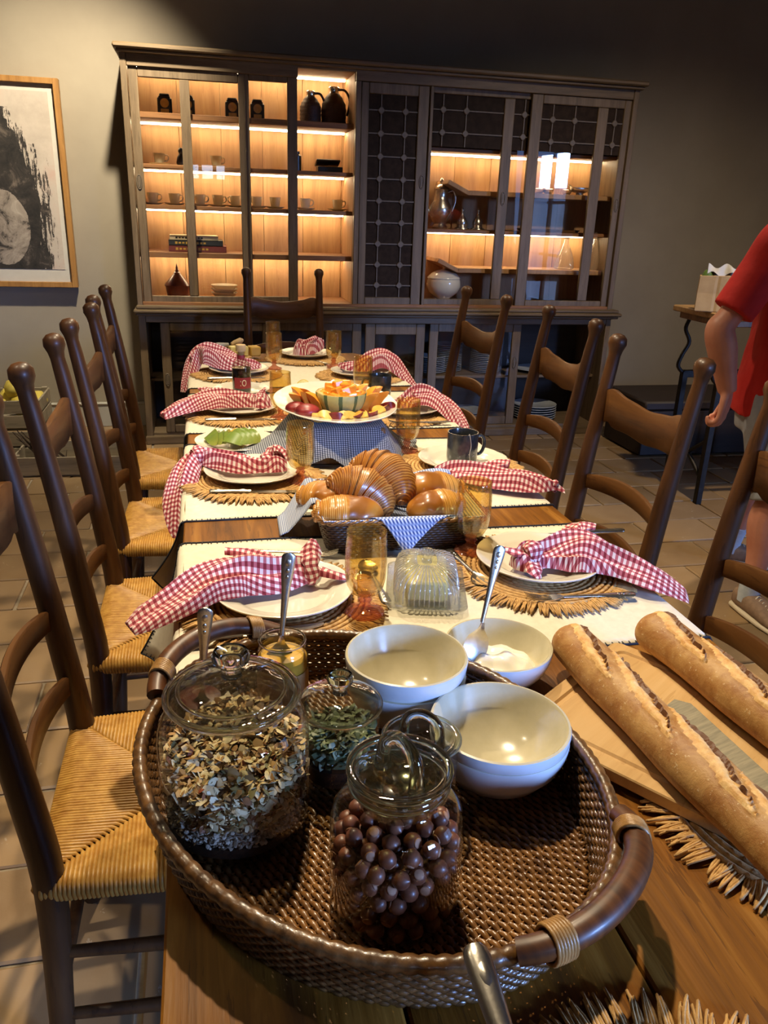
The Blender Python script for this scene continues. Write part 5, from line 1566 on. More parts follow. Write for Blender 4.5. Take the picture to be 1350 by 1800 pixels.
# lemon, strawberries behind the platter
MT['lemon'] = plain('lemon_rind', '#d6b72e', '#e2c848', .4, scale=40, bump=.3, bscale=300)
MT['lemonf'] = plain('lemon_flesh', '#dfd27a', '#ece3a4', .3, scale=40)
MT['berry'] = plain('strawberry', '#a3131a', '#c4222a', .3, scale=60, bump=.4, bscale=260)
MT['leaf'] = plain('green_leaf', '#4a6128', '#5f7a35', .5, scale=60)
for k, (x, y, rz) in enumerate([(.362, 3.055, .3), (.372, 3.100, 1.2)]):
    l = thing('lemon_half', ('front' if k == 0 else 'rear') + ' cut lemon half on the plate behind the platter', 'lemon', (x, y, TZ + .026), rz, rot=(.0, -1.2, rz))
    obj('rind', MB().lathe([(0, -.034), (.006, -.033), (.018, -.026), (.027, -.012), (.029, 0), (.027, .0005)], 24), MT['lemon'], l, smooth=60)
    obj('flesh', MB().lathe([(.027, .0004), (.025, .001), (0, .001)], 24), MT['lemonf'], l)
for k, (x, y) in enumerate([(.405, 3.02), (.425, 3.045), (.395, 3.05)]):
    s = obj('strawberry', MB().lathe([(0, -.016), (.006, -.013), (.011, -.004), (.012, .004), (.008, .010), (0, .011)], 16), MT['berry'], None, (x, y, TZ + .025), rot=(1.3, 0, k * 2.0), smooth=180)
    tag(s, ('front left', 'right', 'rear')[k] + ' red strawberry beside the lemon on the plate behind the platter', 'strawberry', 'strawberries behind the platter')
    lf_ = MB()
    for q in range(6): lf_.add([(0, 0, .011), (.006 * cos(q), .006 * sin(q), .013), (.011 * cos(q + .3), .011 * sin(q + .3), .011)], [(0, 1, 2)])
    obj('leaf', lf_, MT['leaf'], s, smooth=0)
# avocado
def avo():
    t = NT('avocado_flesh'); v = t.coord('Object'); n = t.noise(v, 30, 3)
    sp = t.new('ShaderNodeSeparateXYZ'); t.l(v, sp.inputs[0])
    f = t.math('ADD', t.math('MULTIPLY', sp.outputs[2], 14.0), t.math('MULTIPLY', n, .35))
    t.set(t.ramp(f, [(.15, '#b3ae62'), (.45, '#939c48'), (.8, '#647f36')]), .32)
    t.p.inputs['Coat Weight'].default_value = .4
    return t.m
MT['avo'] = avo()
av = crescent(1.2, .040, .036, [MT['avo'], MT['avo']], 'avocado_slice')
AVS = [(-.045, -.012, .5, 0), (-.030, -.006, .5, 0), (-.015, .002, .5, 0), (-.052, .012, .9, 0), (-.005, -.026, .25, 0), (.010, -.020, .2, 0), (.025, -.014, .15, 0), (.040, -.008, .1, 0), (.052, .002, .0, 0), (.030, .016, .1, 0), (.014, .012, .3, 0)]
for k, (dx, dy, rz, _) in enumerate(AVS):
    tag(link('avocado_slice', av, None, (.080 + dx, 2.368 + dy, TZ + .006 + .002), rot=(math.radians(-38 if k < 4 else 30), 0, rz + (.9 if k < 4 else -.9))), ORD[sorted(q[0] for q in AVS).index(dx)] + ' green avocado slice from the left on the white plate', 'avocado', 'avocado slices')
b = MB(); b.sphere((0, 0, .020), (.024, .021, .020), 18, 10)
tag(obj('avocado_piece', b, MT['peach'], None, (.085, 2.405, TZ + .007), smooth=180), 'yellow green rounded fruit piece at the back of the avocado plate', 'avocado')
# bottle
MT['bglass'] = thin_glass('bottle_glass', (.80, .78, .72), .06, .7)
MT['sauce'] = plain('dark_sauce', '#120a07', '#1d100a', .15)
MT['cork'] = plain('pale_cork', '#b89a6c', '#c9ae82', .8, scale=90, bump=.3)
MT['redlab'] = plain('red_label', '#8f1f2a', '#9c2a33', .5, scale=30)
MT['cream'] = plain('cream_print', '#e2d5bd', '#e8dcc6', .5)
bt = thing('bottle', 'dark corked bottle with a red label on the small white plate', 'bottle', (.134, 3.112, TZ + .0075))
obj('bottle_glass', MB().lathe([(0, .002), (.032, 0), (.036, .004), (.036, .098), (.033, .108), (.020, .120), (.0145, .128), (.0145, .146), (.017, .148), (.017, .154), (.0145, .155)], 36), MT['bglass'], bt, smooth=50)
obj('contents', MB().lathe([(0, .004), (.0335, .004), (.0345, .01), (.0345, .094), (0, .094)], 36), MT['sauce'], bt, smooth=50)
obj('stopper', MB().lathe([(0, .138), (.012, .138), (.012, .156), (.019, .157), (.0195, .178), (.018, .181), (0, .181)], 28), MT['cork'], bt, smooth=40)
obj('neck_band', MB().lathe([(.0150, .128), (.0155, .129), (.0155, .141), (.0150, .142)], 28), MT['redlab'], bt)
lab = obj('label', MB().loft([[(.0366 * cos(a), .0366 * sin(a), z) for a in np.linspace(-PI * .78, -PI * .12, 24)] for z in (.018, .060)], wrap=False), MT['redlab'], bt, smooth=60)
b = MB()
def onlab(a, z, r=.0370): return (r * cos(a), r * sin(a), z)
ca = -1.35
b.tube([onlab(ca + .20 * cos(t * PI / 8), .040 + .011 * sin(t * PI / 8)) for t in range(16)], .0016, 5, closed=True)
b.loft([[onlab(ca - .36 + d, z, .0371) for d in np.linspace(-.03, .03, 3)] for z in (.028, .033)], wrap=False)
b.loft([[onlab(ca - .36 + d, z, .0371) for d in np.linspace(-.03, .03, 3)] for z in (.044, .049)], wrap=False)
obj('print', b, MT['cream'], lab, smooth=60)
# mugs
MT['mug'] = plain('dark_speckled_glaze', '#22252a', '#3a3d40', .2, scale=40, coat=.4)
MT['speck'] = plain('white_speck', '#b8b4aa', None, .4)
MT['thread'] = plain('tea_thread', '#d8d0bd', None, .8)
MT['tea'] = plain('tea', '#1c0f07', None, .08)
def mug(label, x, y, z, rz, string=False):
    t = thing('mug', label, 'mug', (x, y, z), rz, 'dark glazed mugs')
    obj('mug_body', MB().lathe([(0, .002), (.036, 0), (.041, .004), (.0435, .02), (.0440, .088), (.0435, .091), (.041, .091), (.0395, .086), (.039, .012), (0, .009)], 48), MT['mug'], t, smooth=50)
    obj('handle', MB().tube(spline([(.042, 0, .074), (.058, 0, .076), (.068, 0, .062), (.067, 0, .038), (.057, 0, .024), (.042, 0, .022)], 20), .0062, 10, flat=.75), MT['mug'], t, smooth=60)
    obj('tea', MB().lathe([(0, .070), (.0392, .070)], 32), MT['tea'], t, smooth=0) if False else obj('tea', MB().lathe([(0, .072), (.0385, .072), (.0385, .069), (0, .069)], 32), MT['tea'], t)
    if string:
        obj('tea_bag_string', MB().tube(spline([(.0, -.030, .073), (-.002, -.040, .0925), (-.001, -.0452, .088), (.004, -.0452, .06), (.001, -.0450, .035), (.007, -.0448, .006)], 26), .0009, 5), MT['thread'], t, smooth=60)
        sp = MB(); rr2 = random.Random(4)
        for k in range(14):
            a = -1.57 + rr2.uniform(-.9, .5); zz = rr2.uniform(.012, .045); r = rr2.uniform(.0006, .0012)
            sp.sphere((.0438 * cos(a), .0438 * sin(a), zz), r, 6, 4)
        obj('glaze_speck', sp, MT['speck'], t, kind='stuff')
    return t
mug('dark speckled mug with a tea bag string on the right plate', .700, 2.075, PZ + .006, .15, True)
mug('plain dark grey mug on the table behind the fruit platter', .655, 2.985, TZ + .003, PI - .1)
# cheese board at the far left corner
cb = thing('cheese_board', 'small pale cheese board with a knob handle at the far left of the table', 'board', (.095, 3.86, TZ + .002), .25)
obj('board', MB().loft([rrect(.12, .07, .05, 0), rrect(.12, .07, .05, .014)]), MT['board'], cb, smooth=35)
obj('cheese', MB().box((.06, -.01, .038), (.085, .05, .046), .004), MT['butter'], cb)
obj('cheese', MB().box((.14, .0, .034), (.05, .06, .044), .004), plain('yellow_cheese', '#b88f2c', '#c9a03c', .5), cb)
st = obj('serving_stick', MB().tube([(-.09, .04, .050), (-.02, .05, .056), (.03, .05, .058)], [.010, .016, .010], 10), MT['skirting'], cb)
obj('stick_knob', MB().tube([(.045, .055, .060), (.065, .06, .066), (.095, .065, .074), (.108, .066, .076)], [.008, .013, .015, .006], 10), MT['cork'], st)

# ------------------------------------------------------------------ things in the display cabinet
MT['tin'] = plain('black_tin', '#15130f', '#22201a', .3, scale=20)
MT['gold'] = plain('gold_label', '#a3802f', '#c29b45', .4, scale=40)
MT['cupw'] = plain('ivory_porcelain', '#d6ccb4', '#e0d7c2', .2, scale=8)
_t = NT('ivory_translucent'); _t.set('#d6ccb4', .2); _tl = _t.new('ShaderNodeBsdfTranslucent'); _tl.inputs[0].default_value = srgb('#e0d0ac'); _mx = _t.new('ShaderNodeMixShader'); _mx.inputs[0].default_value = .4; _t.l(_t.p.outputs[0], _mx.inputs[1]); _t.l(_tl.outputs[0], _mx.inputs[2]); _t.l(_mx.outputs[0], _t.out.inputs[0]); MT['cupw'] = _t.m
SH = (1.9285, 1.6575, 1.4365, 1.1705)
tb = MB().box((0, 0, .048), (.082, .075, .096), .008); tb.box((0, 0, .099), (.066, .060, .010), .004); tb.box((0, 0, .109), (.058, .052, .012), .005)
tm = mesh('tea_tin', tb, MT['tin'], 35)
lb = MB().lathe([(0, .0), (.024, 0), (.025, .0008), (.019, .001), (.018, .0004), (0, .0004)], 24, M=Matrix.Translation((0, -.0378, .064)) @ Matrix.Rotation(PI / 2, 4, 'X'))
for k in range(5): lb.box(((k - 2) * .005, -.0385, .064 + .007 * sin(k * 1.6)), (.004, .0008, .016), 0)
lb.box((0, -.0382, .022), (.046, .0012, .022), .0004); 
lm = mesh('gold_label', lb, MT['gold'], 35)
for k, x in enumerate((-.166, -.035, .224, .372)):
    o = tag(link('tea_tin', tm, None, (x, 5.385, SH[0]), 0), 'black tea tin with gold emblem, ' + ('first', 'second', 'third', 'fourth')[k] + ' from left on the top shelf', 'tin', 'tea tins on the top shelf')
    link('gold_label', lm, o)
MT['cane'] = plain('woven_cane_jug', '#2c1d12', '#4d3420', .6, scale=120, stretch=(1, 1, 3), bump=.5)
MT['chrome'] = plain('chrome', '#c9c5bd', None, .08, 1.0)
def carafe(label, x, s, side):
    t = thing('carafe', label, 'jug', (x, 5.39, SH[0]), 0, 'woven carafes on the top shelf')
    def ridg(r, z, a): return (r + .0018 * (sin(z * 560)), z)
    prof = [(0, 0), (.062 * s, 0)] + [(.066 * s * (1 - .55 * max(0, (k / 20 - .55) / .45) ** 1.6), .005 + .15 * s * k / 20) for k in range(21)]
    obj('woven_body', MB().lathe(prof, 32, fn=ridg), MT['cane'], t, smooth=60)
    obj('neck', MB().lathe([(.028 * s, .150 * s), (.026 * s, .17 * s), (.030 * s, .182 * s), (.026 * s, .186 * s), (0, .188 * s)], 28), MT['chrome'], t, smooth=50)
    obj('handle', MB().tube(spline([(side * .02 * s, -.01, .172 * s), (side * .06 * s, -.01, .170 * s), (side * .085 * s, -.01, .12 * s), (side * .070 * s, -.01, .05 * s)], 16), .007, 8), MT['cane'], t, smooth=60)
carafe('shorter woven carafe with chrome neck on the top shelf', .695, .98, 1)
carafe('taller woven carafe with chrome neck on the top shelf', .838, 1.14, 1)
def cup_parts():
    t = thing('cup', '', 'cup')
    obj('saucer', MB().lathe([(0, .004), (.03, .003), (.055, .009), (.062, .013), (.060, .010), (.034, 0), (0, 0)], 28), MT['cupw'], t, smooth=60)
    obj('cup_body', MB().lathe([(0, .007), (.020, .006), (.026, .012), (.031, .04), (.0345, .066), (.0335, .067), (.030, .04), (.024, .014), (0, .012)], 28), MT['cupw'], t, smooth=60)
    obj('handle', MB().tube(spline([(.030, 0, .056), (.046, 0, .058), (.052, 0, .042), (.042, 0, .026), (.028, 0, .024)], 14), .0038, 8), MT['cupw'], t, smooth=60)
    return t
c0 = cup_parts(); used = False
nm = ('first', 'second', 'third', 'fourth', 'fifth', 'sixth', 'seventh', 'eighth', 'ninth')
spots = [(x, SH[2], nm[i] + ' ivory cup from the left in the row of nine on the third shelf') for i, x in enumerate((-.268, -.140, .012, .120, .226, .358, .472, .662, .868))]
spots += [(-.215, SH[1], 'ivory cup alone at the left end of the second shelf'), (.118, SH[1], 'ivory cup alone in the middle pane of the second shelf')]
for i, (x, z, l) in enumerate(spots):
    rz = (0.2, -.2, .1, 0, 2.6, 2.2, 1.6, .0, -.3, 0, .1)[i]
    if not used: c0.location = (x, 5.39, z); c0.rotation_euler = (0, 0, rz); c0['label'] = l; c0['group'] = 'ivory cups and saucers'; used = True
    else: dup(c0, (x, 5.39, z), rz, l)
b = MB().lathe([(0, 0), (.022, 0), (.030, .02), (.024, .05), (.012, .07), (.018, .085), (.012, .1), (0, .105)], 20); b.tube([(.02, 0, .06), (.045, 0, .05), (.03, 0, .015)], .004, 6)
tag(obj('figurine', b, MT['tin'], None, (-.088, 5.40, SH[1]), smooth=50), 'small dark ornament behind the door muntin on the second shelf', 'ornament')
bx_ = thing('black_box', 'flat black gift box leaning open on the second shelf', 'box', (.805, 5.40, SH[1]))
obj('box_base', MB().box((.01, 0, .018), (.155, .10, .036), .003), MT['tin'], bx_)
obj('box_lid', MB().box((0, .0, 0), (.150, .10, .012), .003, M=Matrix.Translation((.0, .01, .058)) @ Matrix.Rotation(-.3, 4, 'X')), MT['tin'], bx_)
b = MB().lathe([(0, 0), (.028, 0), (.028, .09), (.018, .1), (.018, .115), (0, .116)], 24)
tag(obj('canister', b, MT['tin'], None, (.612, 5.40, SH[1]), smooth=40), 'black round canister beside the door stile on the second shelf', 'tin')
for k, (c1, w, h, d, z, l) in enumerate([('#6b2f2a', .345, .036, .23, 0, 'red bound thick book at the bottom of the shelf stack'), ('#25282a', .325, .032, .22, .0365, 'black bound book in the middle of the shelf stack'), ('#c4b08a', .29, .026, .20, .069, 'cream bound book on top of the shelf stack')]):
    t = thing('book', l, 'book', (-.012 - k * .012, 5.385, SH[3] + z), .02 * (k - 1), 'books on the fourth shelf')
    m = plain('book_cover_%s' % ('red', 'black', 'cream')[k], c1, None, .55)
    obj('cover', MB().box((0, 0, .0015), (w, d, .003)).box((0, 0, h - .0015), (w, d, .003)).box((0, -d / 2 + .002, h / 2), (w, .004, h)), m, t, smooth=0)
    obj('pages', MB().box((0, .002, h / 2), (w - .008, d - .012, h - .007)), MT['cream'], t, smooth=0)
    for q in range(7): 
        pass
    tl = MB()
    for q in range(9): tl.box((-w * .36 + q * w * .065, -d / 2 - .0004, h / 2), (w * .042, .0008, h * (.30 if q % 3 else .42)), 0)
    obj('spine_lettering', tl, MT['gold'] if k != 2 else MT['tin'], t, smooth=0)
MT['redclay'] = plain('dark_red_lacquer', '#4a160e', '#7a2c1a', .3, scale=14, coat=.3)
ta = thing('lidded_pot', 'dark red lacquered pot with a tall pointed lid on the bottom shelf', 'pot', (-.150, 5.39, .8855))
obj('pot_body', MB().lathe([(0, 0), (.060, 0), (.066, .006), (.072, .04), (.076, .072), (0, .072)], 40), MT['redclay'], ta, smooth=40)
obj('pot_lid', MB().lathe([(.080, .072), (.081, .078), (.072, .092), (.055, .112), (.040, .128), (.026, .142), (.020, .150), (.022, .154), (.012, .160), (.013, .166), (.007, .176), (.008, .182), (.004, .195), (0, .215), (0, .215)], 40), MT['redclay'], ta, smooth=40)
for k in range(3):
    tag(obj('bowl', MB().lathe([(0, .003), (.035, .003), (.070, .030), (.083, .040), (.085, .038), (.060, .012), (.038, 0), (0, 0)], 36), MT['cupw'], None, (.14, 5.39, .8855 + k * .0225), smooth=50), ('lowest', 'middle', 'top')[k] + ' shallow ivory bowl of the stack on the cabinet bottom shelf', 'bowl', 'ivory bowls in the cabinet')
# right bay
sm = thing('coffee_pot', 'tall silver coffee pot with finial lid in the right cabinet bay', 'coffee pot', (1.560, 5.42, 1.3505))
obj('pot_body', MB().lathe([(0, 0), (.05, 0), (.055, .01), (.04, .03), (.062, .06), (.078, .10), (.074, .14), (.050, .175), (.044, .20), (.046, .235), (.050, .24)], 36), MT['silver'], sm, smooth=50)
obj('lid', MB().lathe([(.050, .241), (.048, .25), (.030, .268), (.012, .276), (.010, .284), (.016, .292), (.012, .30), (0, .312)], 28), MT['silver'], sm, smooth=50)
obj('handle', MB().tube(spline([(.045, 0, .225), (.085, 0, .235), (.10, 0, .18), (.085, 0, .12), (.070, 0, .10)], 18), .007, 8), MT['silver'], sm, smooth=60)
obj('spout', MB().tube(spline([(-.06, 0, .09), (-.09, 0, .12), (-.095, 0, .18), (-.115, 0, .215)], 14), [.016 - .0007 * i for i in range(14)], 10), MT['silver'], sm, smooth=60)
for k, x in enumerate((1.715, 1.825)):
    c = thing('cruet', ('left' if k == 0 else 'right') + ' small silver bell shaped cruet in the right cabinet bay', 'cruet', (x, 5.42, 1.3505), 0, 'silver cruets')
    obj('base', MB().lathe([(0, 0), (.05, 0), (.048, .008), (.034, .012), (.030, .03), (0, .03)], 28), MT['silver'], c, smooth=40)
    obj('bell', MB().lathe([(.034, .03), (.036, .045), (.022, .072), (.008, .09), (.005, .11), (.009, .118), (.005, .128), (0, .136)], 28), MT['silver'], c, smooth=50)
tu = thing('soup_tureen', 'white lidded soup tureen on the bottom of the right cabinet bay', 'tureen', (1.600, 5.38, .8855))
obj('tureen_body', MB().lathe([(0, 0), (.055, 0), (.058, .006), (.042, .016), (.060, .03), (.100, .06), (.116, .10), (.112, .135), (.106, .150), (0, .15)], 44), MT['white_china'], tu, smooth=50)
obj('lid', MB().lathe([(.112, .15), (.110, .158), (.085, .182), (.050, .20), (.018, .208), (.010, .214), (.015, .226), (.018, .234), (.010, .246), (0, .248)], 44), MT['white_china'], tu, smooth=50)
for k, (x, s) in enumerate(((2.470, 1.0), (2.690, 1.03))):
    d = thing('decanter', ('left' if k == 0 else 'right') + ' cut glass decanter on the lower ledge of the right bay', 'decanter', (x, 5.40, 1.1095), 0, 'cut glass decanters')
    def fac(r, z, a): return (r * s * (1 + .03 * cos(16 * a) * (1 if z < .12 else 0)), z * s)
    obj('decanter_body', MB().lathe([(0, .004), (.058, .0), (.066, .008), (.064, .04), (.050, .10), (.028, .15), (.018, .175), (.018, .20), (.026, .208), (.024, .21), (.014, .2)], 48, fn=fac), MT['decant'], d, smooth=30)
    if k == 0: pass
    obj('stopper', MB().lathe([(0, .195), (.012, .196), (.012, .21), (.022, .222), (.016, .245), (0, .25)], 8), MT['decant'], d, smooth=10)
for k, x in enumerate((2.23, 2.30, 2.43)):
    tag(obj('salt_cellar', MB().lathe([(0, .004), (.02, 0), (.034, .012), (.036, .03), (.030, .034), (.028, .018), (0, .01)], 24), MT['silver'], None, (x, 5.40, 1.5885), smooth=50), ('left', 'middle', 'right')[k] + ' small silver dish on the upper ledge of the right bay', 'dish', 'silver dishes')
gb = thing('gravy_boat', 'silver gravy boat at the right end of the upper ledge', 'gravy boat', (2.53, 5.40, 1.5885))
b = MB(); rings = []
for (z, w, l) in ((0, .026, .032), (.012, .018, .022), (.022, .034, .052), (.042, .042, .070), (.050, .040, .074)): rings.append([(l * cos(2 * PI * k / 24) * (1.25 if cos(2 * PI * k / 24) < 0 else 1), w * sin(2 * PI * k / 24), z + (.014 if z > .03 and cos(2 * PI * k / 24) < -.8 else 0)) for k in range(24)])
obj('boat', b.loft(rings, capb=False), MT['silver'], gb, smooth=60)
obj('handle', MB().tube(spline([(.07, 0, .046), (.10, 0, .058), (.10, 0, .03), (.06, 0, .02)], 12), .004, 6), MT['silver'], gb, smooth=60)
tr = MB().loft([rrect(.19, .10, .06, 0), rrect(.20, .11, .07, .006), rrect(.21, .12, .08, .016), rrect(.200, .11, .07, .010)])
tag(obj('silver_tray', tr, MT['silver'], None, (2.33, 5.41, 1.3505), smooth=40), 'oval silver tray lying on the middle shelf of the right bay', 'tray')
ORDX = ORD + ('thirteenth', 'fourteenth', 'fifteenth')
# crockery behind the base doors
MT['oldplate'] = plain('blue_grey_china', '#9aa0a6', '#b2b6b8', .25, scale=10)
pm = mesh('plate', MB().lathe([(0, .003), (.06, .003), (.082, .010), (.105, .014), (.106, .012), (.082, .006), (.062, 0), (0, 0)], 32), MT['oldplate'], 50)
for (x, z0, n, wh) in ((1.53, .4055, 9, 'left stack'), (1.665, .4055, 15, 'tall middle stack'), (1.93, .4055, 13, 'right stack')):
    for k in range(n):
        tag(link('plate', pm, None, (x, 5.36 + .05 * (x > 1.6 and x < 1.8), z0 + k * .0125), k), 'blue grey plate, %s from the bottom of the %s in the cabinet base' % (ORDX[k], wh), 'plate', 'plates in the %s' % wh)
for (x, z0, n, wh, s) in ((1.80, .0705, 4, 'low left pile', 1.35), (2.33, .0705, 6, 'low right pile', 1.5)):
    for k in range(n):
        o = tag(link('plate', pm, None, (x, 5.34, z0 + k * .017), k), 'large serving plate, %s from the bottom of the %s' % (ORDX[k], wh), 'plate', 'serving plates in the %s' % wh); o.scale = (s, s, s)
o = tag(link('serving_dish', pm, None, (2.36, 5.36, .4055), 0), 'wide dish on the base shelf right of the door', 'dish'); o.scale = (1.9, 1.5, 1.8)
cp = MB().lathe([(0, 0), (.035, 0), (.037, .01), (.033, .11), (.028, .118), (0, .118)], 20)
for k in range(2): tag(obj('storage_jar', cp, MT['cut'], None, (.02 + k * .11, 5.37, .4055), smooth=40), ('left' if k == 0 else 'right') + ' glass storage jar behind the left base door', 'jar', 'jars behind the left base door')

# ------------------------------------------------------------------ framed print on the left wall
def ink():
    t = NT('ink_print'); v = t.coord('Object')
    sp = t.new('ShaderNodeSeparateXYZ'); t.l(v, sp.inputs[0]); x, z = sp.outputs[0], sp.outputs[2]
    mp = t.new('ShaderNodeMapping'); mp.inputs['Rotation'].default_value = (0, .42, 0); mp.inputs['Scale'].default_value = (34, 1, 4.0); t.l(v, mp.inputs[0])
    st = t.noise(mp.outputs[0], 1.0, 6, .75, .3)
    bl = t.noise(v, 9, 6, .75, .6)
    # dark sweep: falls away to the right towards the bottom
    edge = t.math('ADD', t.math('MULTIPLY', t.math('MAXIMUM', t.math('SUBTRACT', z, .05), 0.0), -.50), .345)      # right limit of the sweep at height z
    d = t.math('SUBTRACT', edge, x)
    m = t.math('ADD', t.math('MULTIPLY', d, 5.0), t.math('SUBTRACT', t.math('ADD', t.math('MULTIPLY', st, 2.2), t.math('MULTIPLY', bl, .9)), 1.36))
    top = t.math('LESS_THAN', z, .43)
    bot = t.math('GREATER_THAN', z, -.50)
    dark = t.math('MULTIPLY', t.math('MULTIPLY', t.math('GREATER_THAN', m, .18), top), bot)
    # pale oval on the left
    ex = t.math('DIVIDE', t.math('SUBTRACT', x, .09), .15); ez = t.math('DIVIDE', t.math('ADD', z, .24), .22)
    r = t.math('ADD', t.math('ADD', t.math('MULTIPLY', ex, ex), t.math('MULTIPLY', ez, ez)), t.math('MULTIPLY', t.math('SUBTRACT', bl, .5), .5))
    face = t.math('LESS_THAN', r, 1.0)
    paper = t.ramp(t.noise(v, 4, 5, .7), [(.3, '#a3978a'), (.55, '#b5a89b'), (.75, '#b59a8c')])
    inkc = t.ramp(bl, [(.35, '#120f0d'), (.55, '#2c2622'), (.72, '#6b5f55')])
    fc = t.ramp(t.noise(v, 7, 6, .75, 1.0), [(.38, '#2c2723'), (.46, '#7d7166'), (.7, '#a89c8e')])
    c = t.mix(dark, paper, inkc); c = t.mix(t.math('MULTIPLY', face, t.math('LESS_THAN', x, .25)), c, fc)
    t.set(c, .8); return t.m
MT['ink'] = ink()
MT['oakframe'] = wood('pale_oak_frame', '#7a5426', '#9a6d36', '#ac8148', 'Z', 1, .5, .1)
MT['mount'] = plain('white_mount', '#b8b2a6', '#beb8ac', .8)
fw_, fh_ = .98, 1.185
pic = thing('framed_print', 'large black ink print in a pale oak frame hanging on the left wall', 'picture', (-.772 - fw_ / 2, 5.575, 1.516))
for (cx, cz, dx, dz) in ((-fw_ / 2 + .016, 0, .032, fh_), (fw_ / 2 - .016, 0, .032, fh_), (0, fh_ / 2 - .016, fw_ - .064, .032), (0, -fh_ / 2 + .016, fw_ - .064, .032)):
    obj('frame_side', MB().box((cx, 0, cz), (dx, .055, dz), .002), MT['oakframe'], pic, smooth=0)
obj('mount', MB().box((0, .004, 0), (fw_ - .064, .004, fh_ - .064)), MT['mount'], pic, smooth=0)
obj('print_sheet', MB().box((.0, .0005, .018), (fw_ - .064 - .075, .003, fh_ - .064 - .115)), MT['ink'], pic, (.0, 0, 0), smooth=0)
obj('backing', MB().box((0, .024, 0), (fw_ - .07, .036, fh_ - .07)), MT['mount'], pic, smooth=0)

# ------------------------------------------------------------------ crates, squash and twigs on the floor at left
MT['crate'] = wood('grey_crate_wood', '#6b6050', '#8c806c', '#a3957e', 'X', .7, .8, .3, True)
MT['squash'] = plain('yellow_squash', '#b5a03c', '#cbb75a', .45, scale=12)
MT['twig'] = plain('brown_twig', '#2c2118', '#4d3b2b', .8, scale=60, bump=.4)
def crate(label, x, y, z, w, d, h, rz, slats):
    t = thing('wooden_crate', label, 'crate', (x, y, z), rz, 'slatted crates by the left wall')
    for k in range(slats):
        zz = .008 + (h - .012) * (k + .5) / slats; hh = (h - .012) / slats - .010
        for s in (-1, 1):
            obj('slat', MB().box((0, s * d / 2, zz), (w, .011, hh), .002), MT['crate'], t, smooth=0)
            obj('slat', MB().box((s * w / 2, 0, zz), (.011, d - .012, hh), .002), MT['crate'], t, smooth=0)
    for sx in (-1, 1):
        for sy in (-1, 1): obj('corner_post', MB().box((sx * (w / 2 - .021), sy * (d / 2 - .021), h / 2), (.03, .03, h), .002), MT['crate'], t, smooth=0)
    obj('base', MB().box((0, 0, .006), (w - .02, d - .02, .008), 0), MT['crate'], t, smooth=0)
crate('low slatted crate of twigs on the floor left of the chairs', -.72, 4.66, .0, .66, .34, .125, -.03, 1)
crate('bottom slatted crate of the stack behind the twig crate', -1.22, 4.95, .0, .56, .36, .20, .0, 2)
crate('top slatted crate of the stack, holding yellow squash', -1.22, 4.95, .2005, .56, .36, .18, .0, 2)
for k, (dx, dy, dz, r, rz) in enumerate([(-.15, -.06, .02, .062, .2), (-.02, -.08, .02, .066, 1.4), (.12, -.06, .02, .060, 2.2), (-.10, .07, .02, .065, .8), (.06, .06, .02, .07, 2.8), (.17, .07, .02, .058, .3), (.10, -.02, .105, .062, 1.9), (-.06, -.02, .11, .066, .5)]):
    b = MB()
    b.lathe([(0, -r * 1.05), (r * .5, -r * .98), (r * .92, -r * .55), (r, 0), (r * .75, r * .55), (r * .42, r * .95), (r * .33, r * 1.35), (r * .20, r * 1.55), (0, r * 1.58)], 18, fn=lambda q, z, a: (q * (1 + .05 * cos(6 * a)), z))
    tag(obj('squash', b, MT['squash'], None, (-1.20 + dx * 1.25, 4.93 + dy, .245 + dz + r), rot=(1.35, 0, rz), smooth=180), ('front left', 'front middle', 'front right', 'rear left', 'rear middle', 'rear right', 'upper right', 'upper left')[k] + ' yellow squash in the top crate by the left wall', 'squash', 'squash in the top crate')
for k in range(9):
    rr3 = random.Random(k + 40); x, y = -.86 + rr3.uniform(-.05, .12), 4.66 + rr3.uniform(-.06, .06)
    pts = [(0, 0, 0)]; ang = rr3.uniform(2.2, 3.6)
    for q in range(4): pts.append((pts[-1][0] + cos(ang) * .05 + rr3.uniform(-.012, .012), pts[-1][1] + rr3.uniform(-.02, .02), pts[-1][2] + .045 + rr3.uniform(-.01, .02)))
    b = MB().tube(pts, [.008, .007, .006, .005, .003], 6)
    for q in (1, 2, 3): b.tube([pts[q], tuple(p + d for p, d in zip(pts[q], (rr3.uniform(-.06, .06), rr3.uniform(-.03, .03), .04)))], [.004, .0015], 5)
    tag(obj('twig', b, MT['twig'], None, (x, y, .016)), 'brown twig sticking out of the low floor crate', 'twig', 'twigs in the low crate')

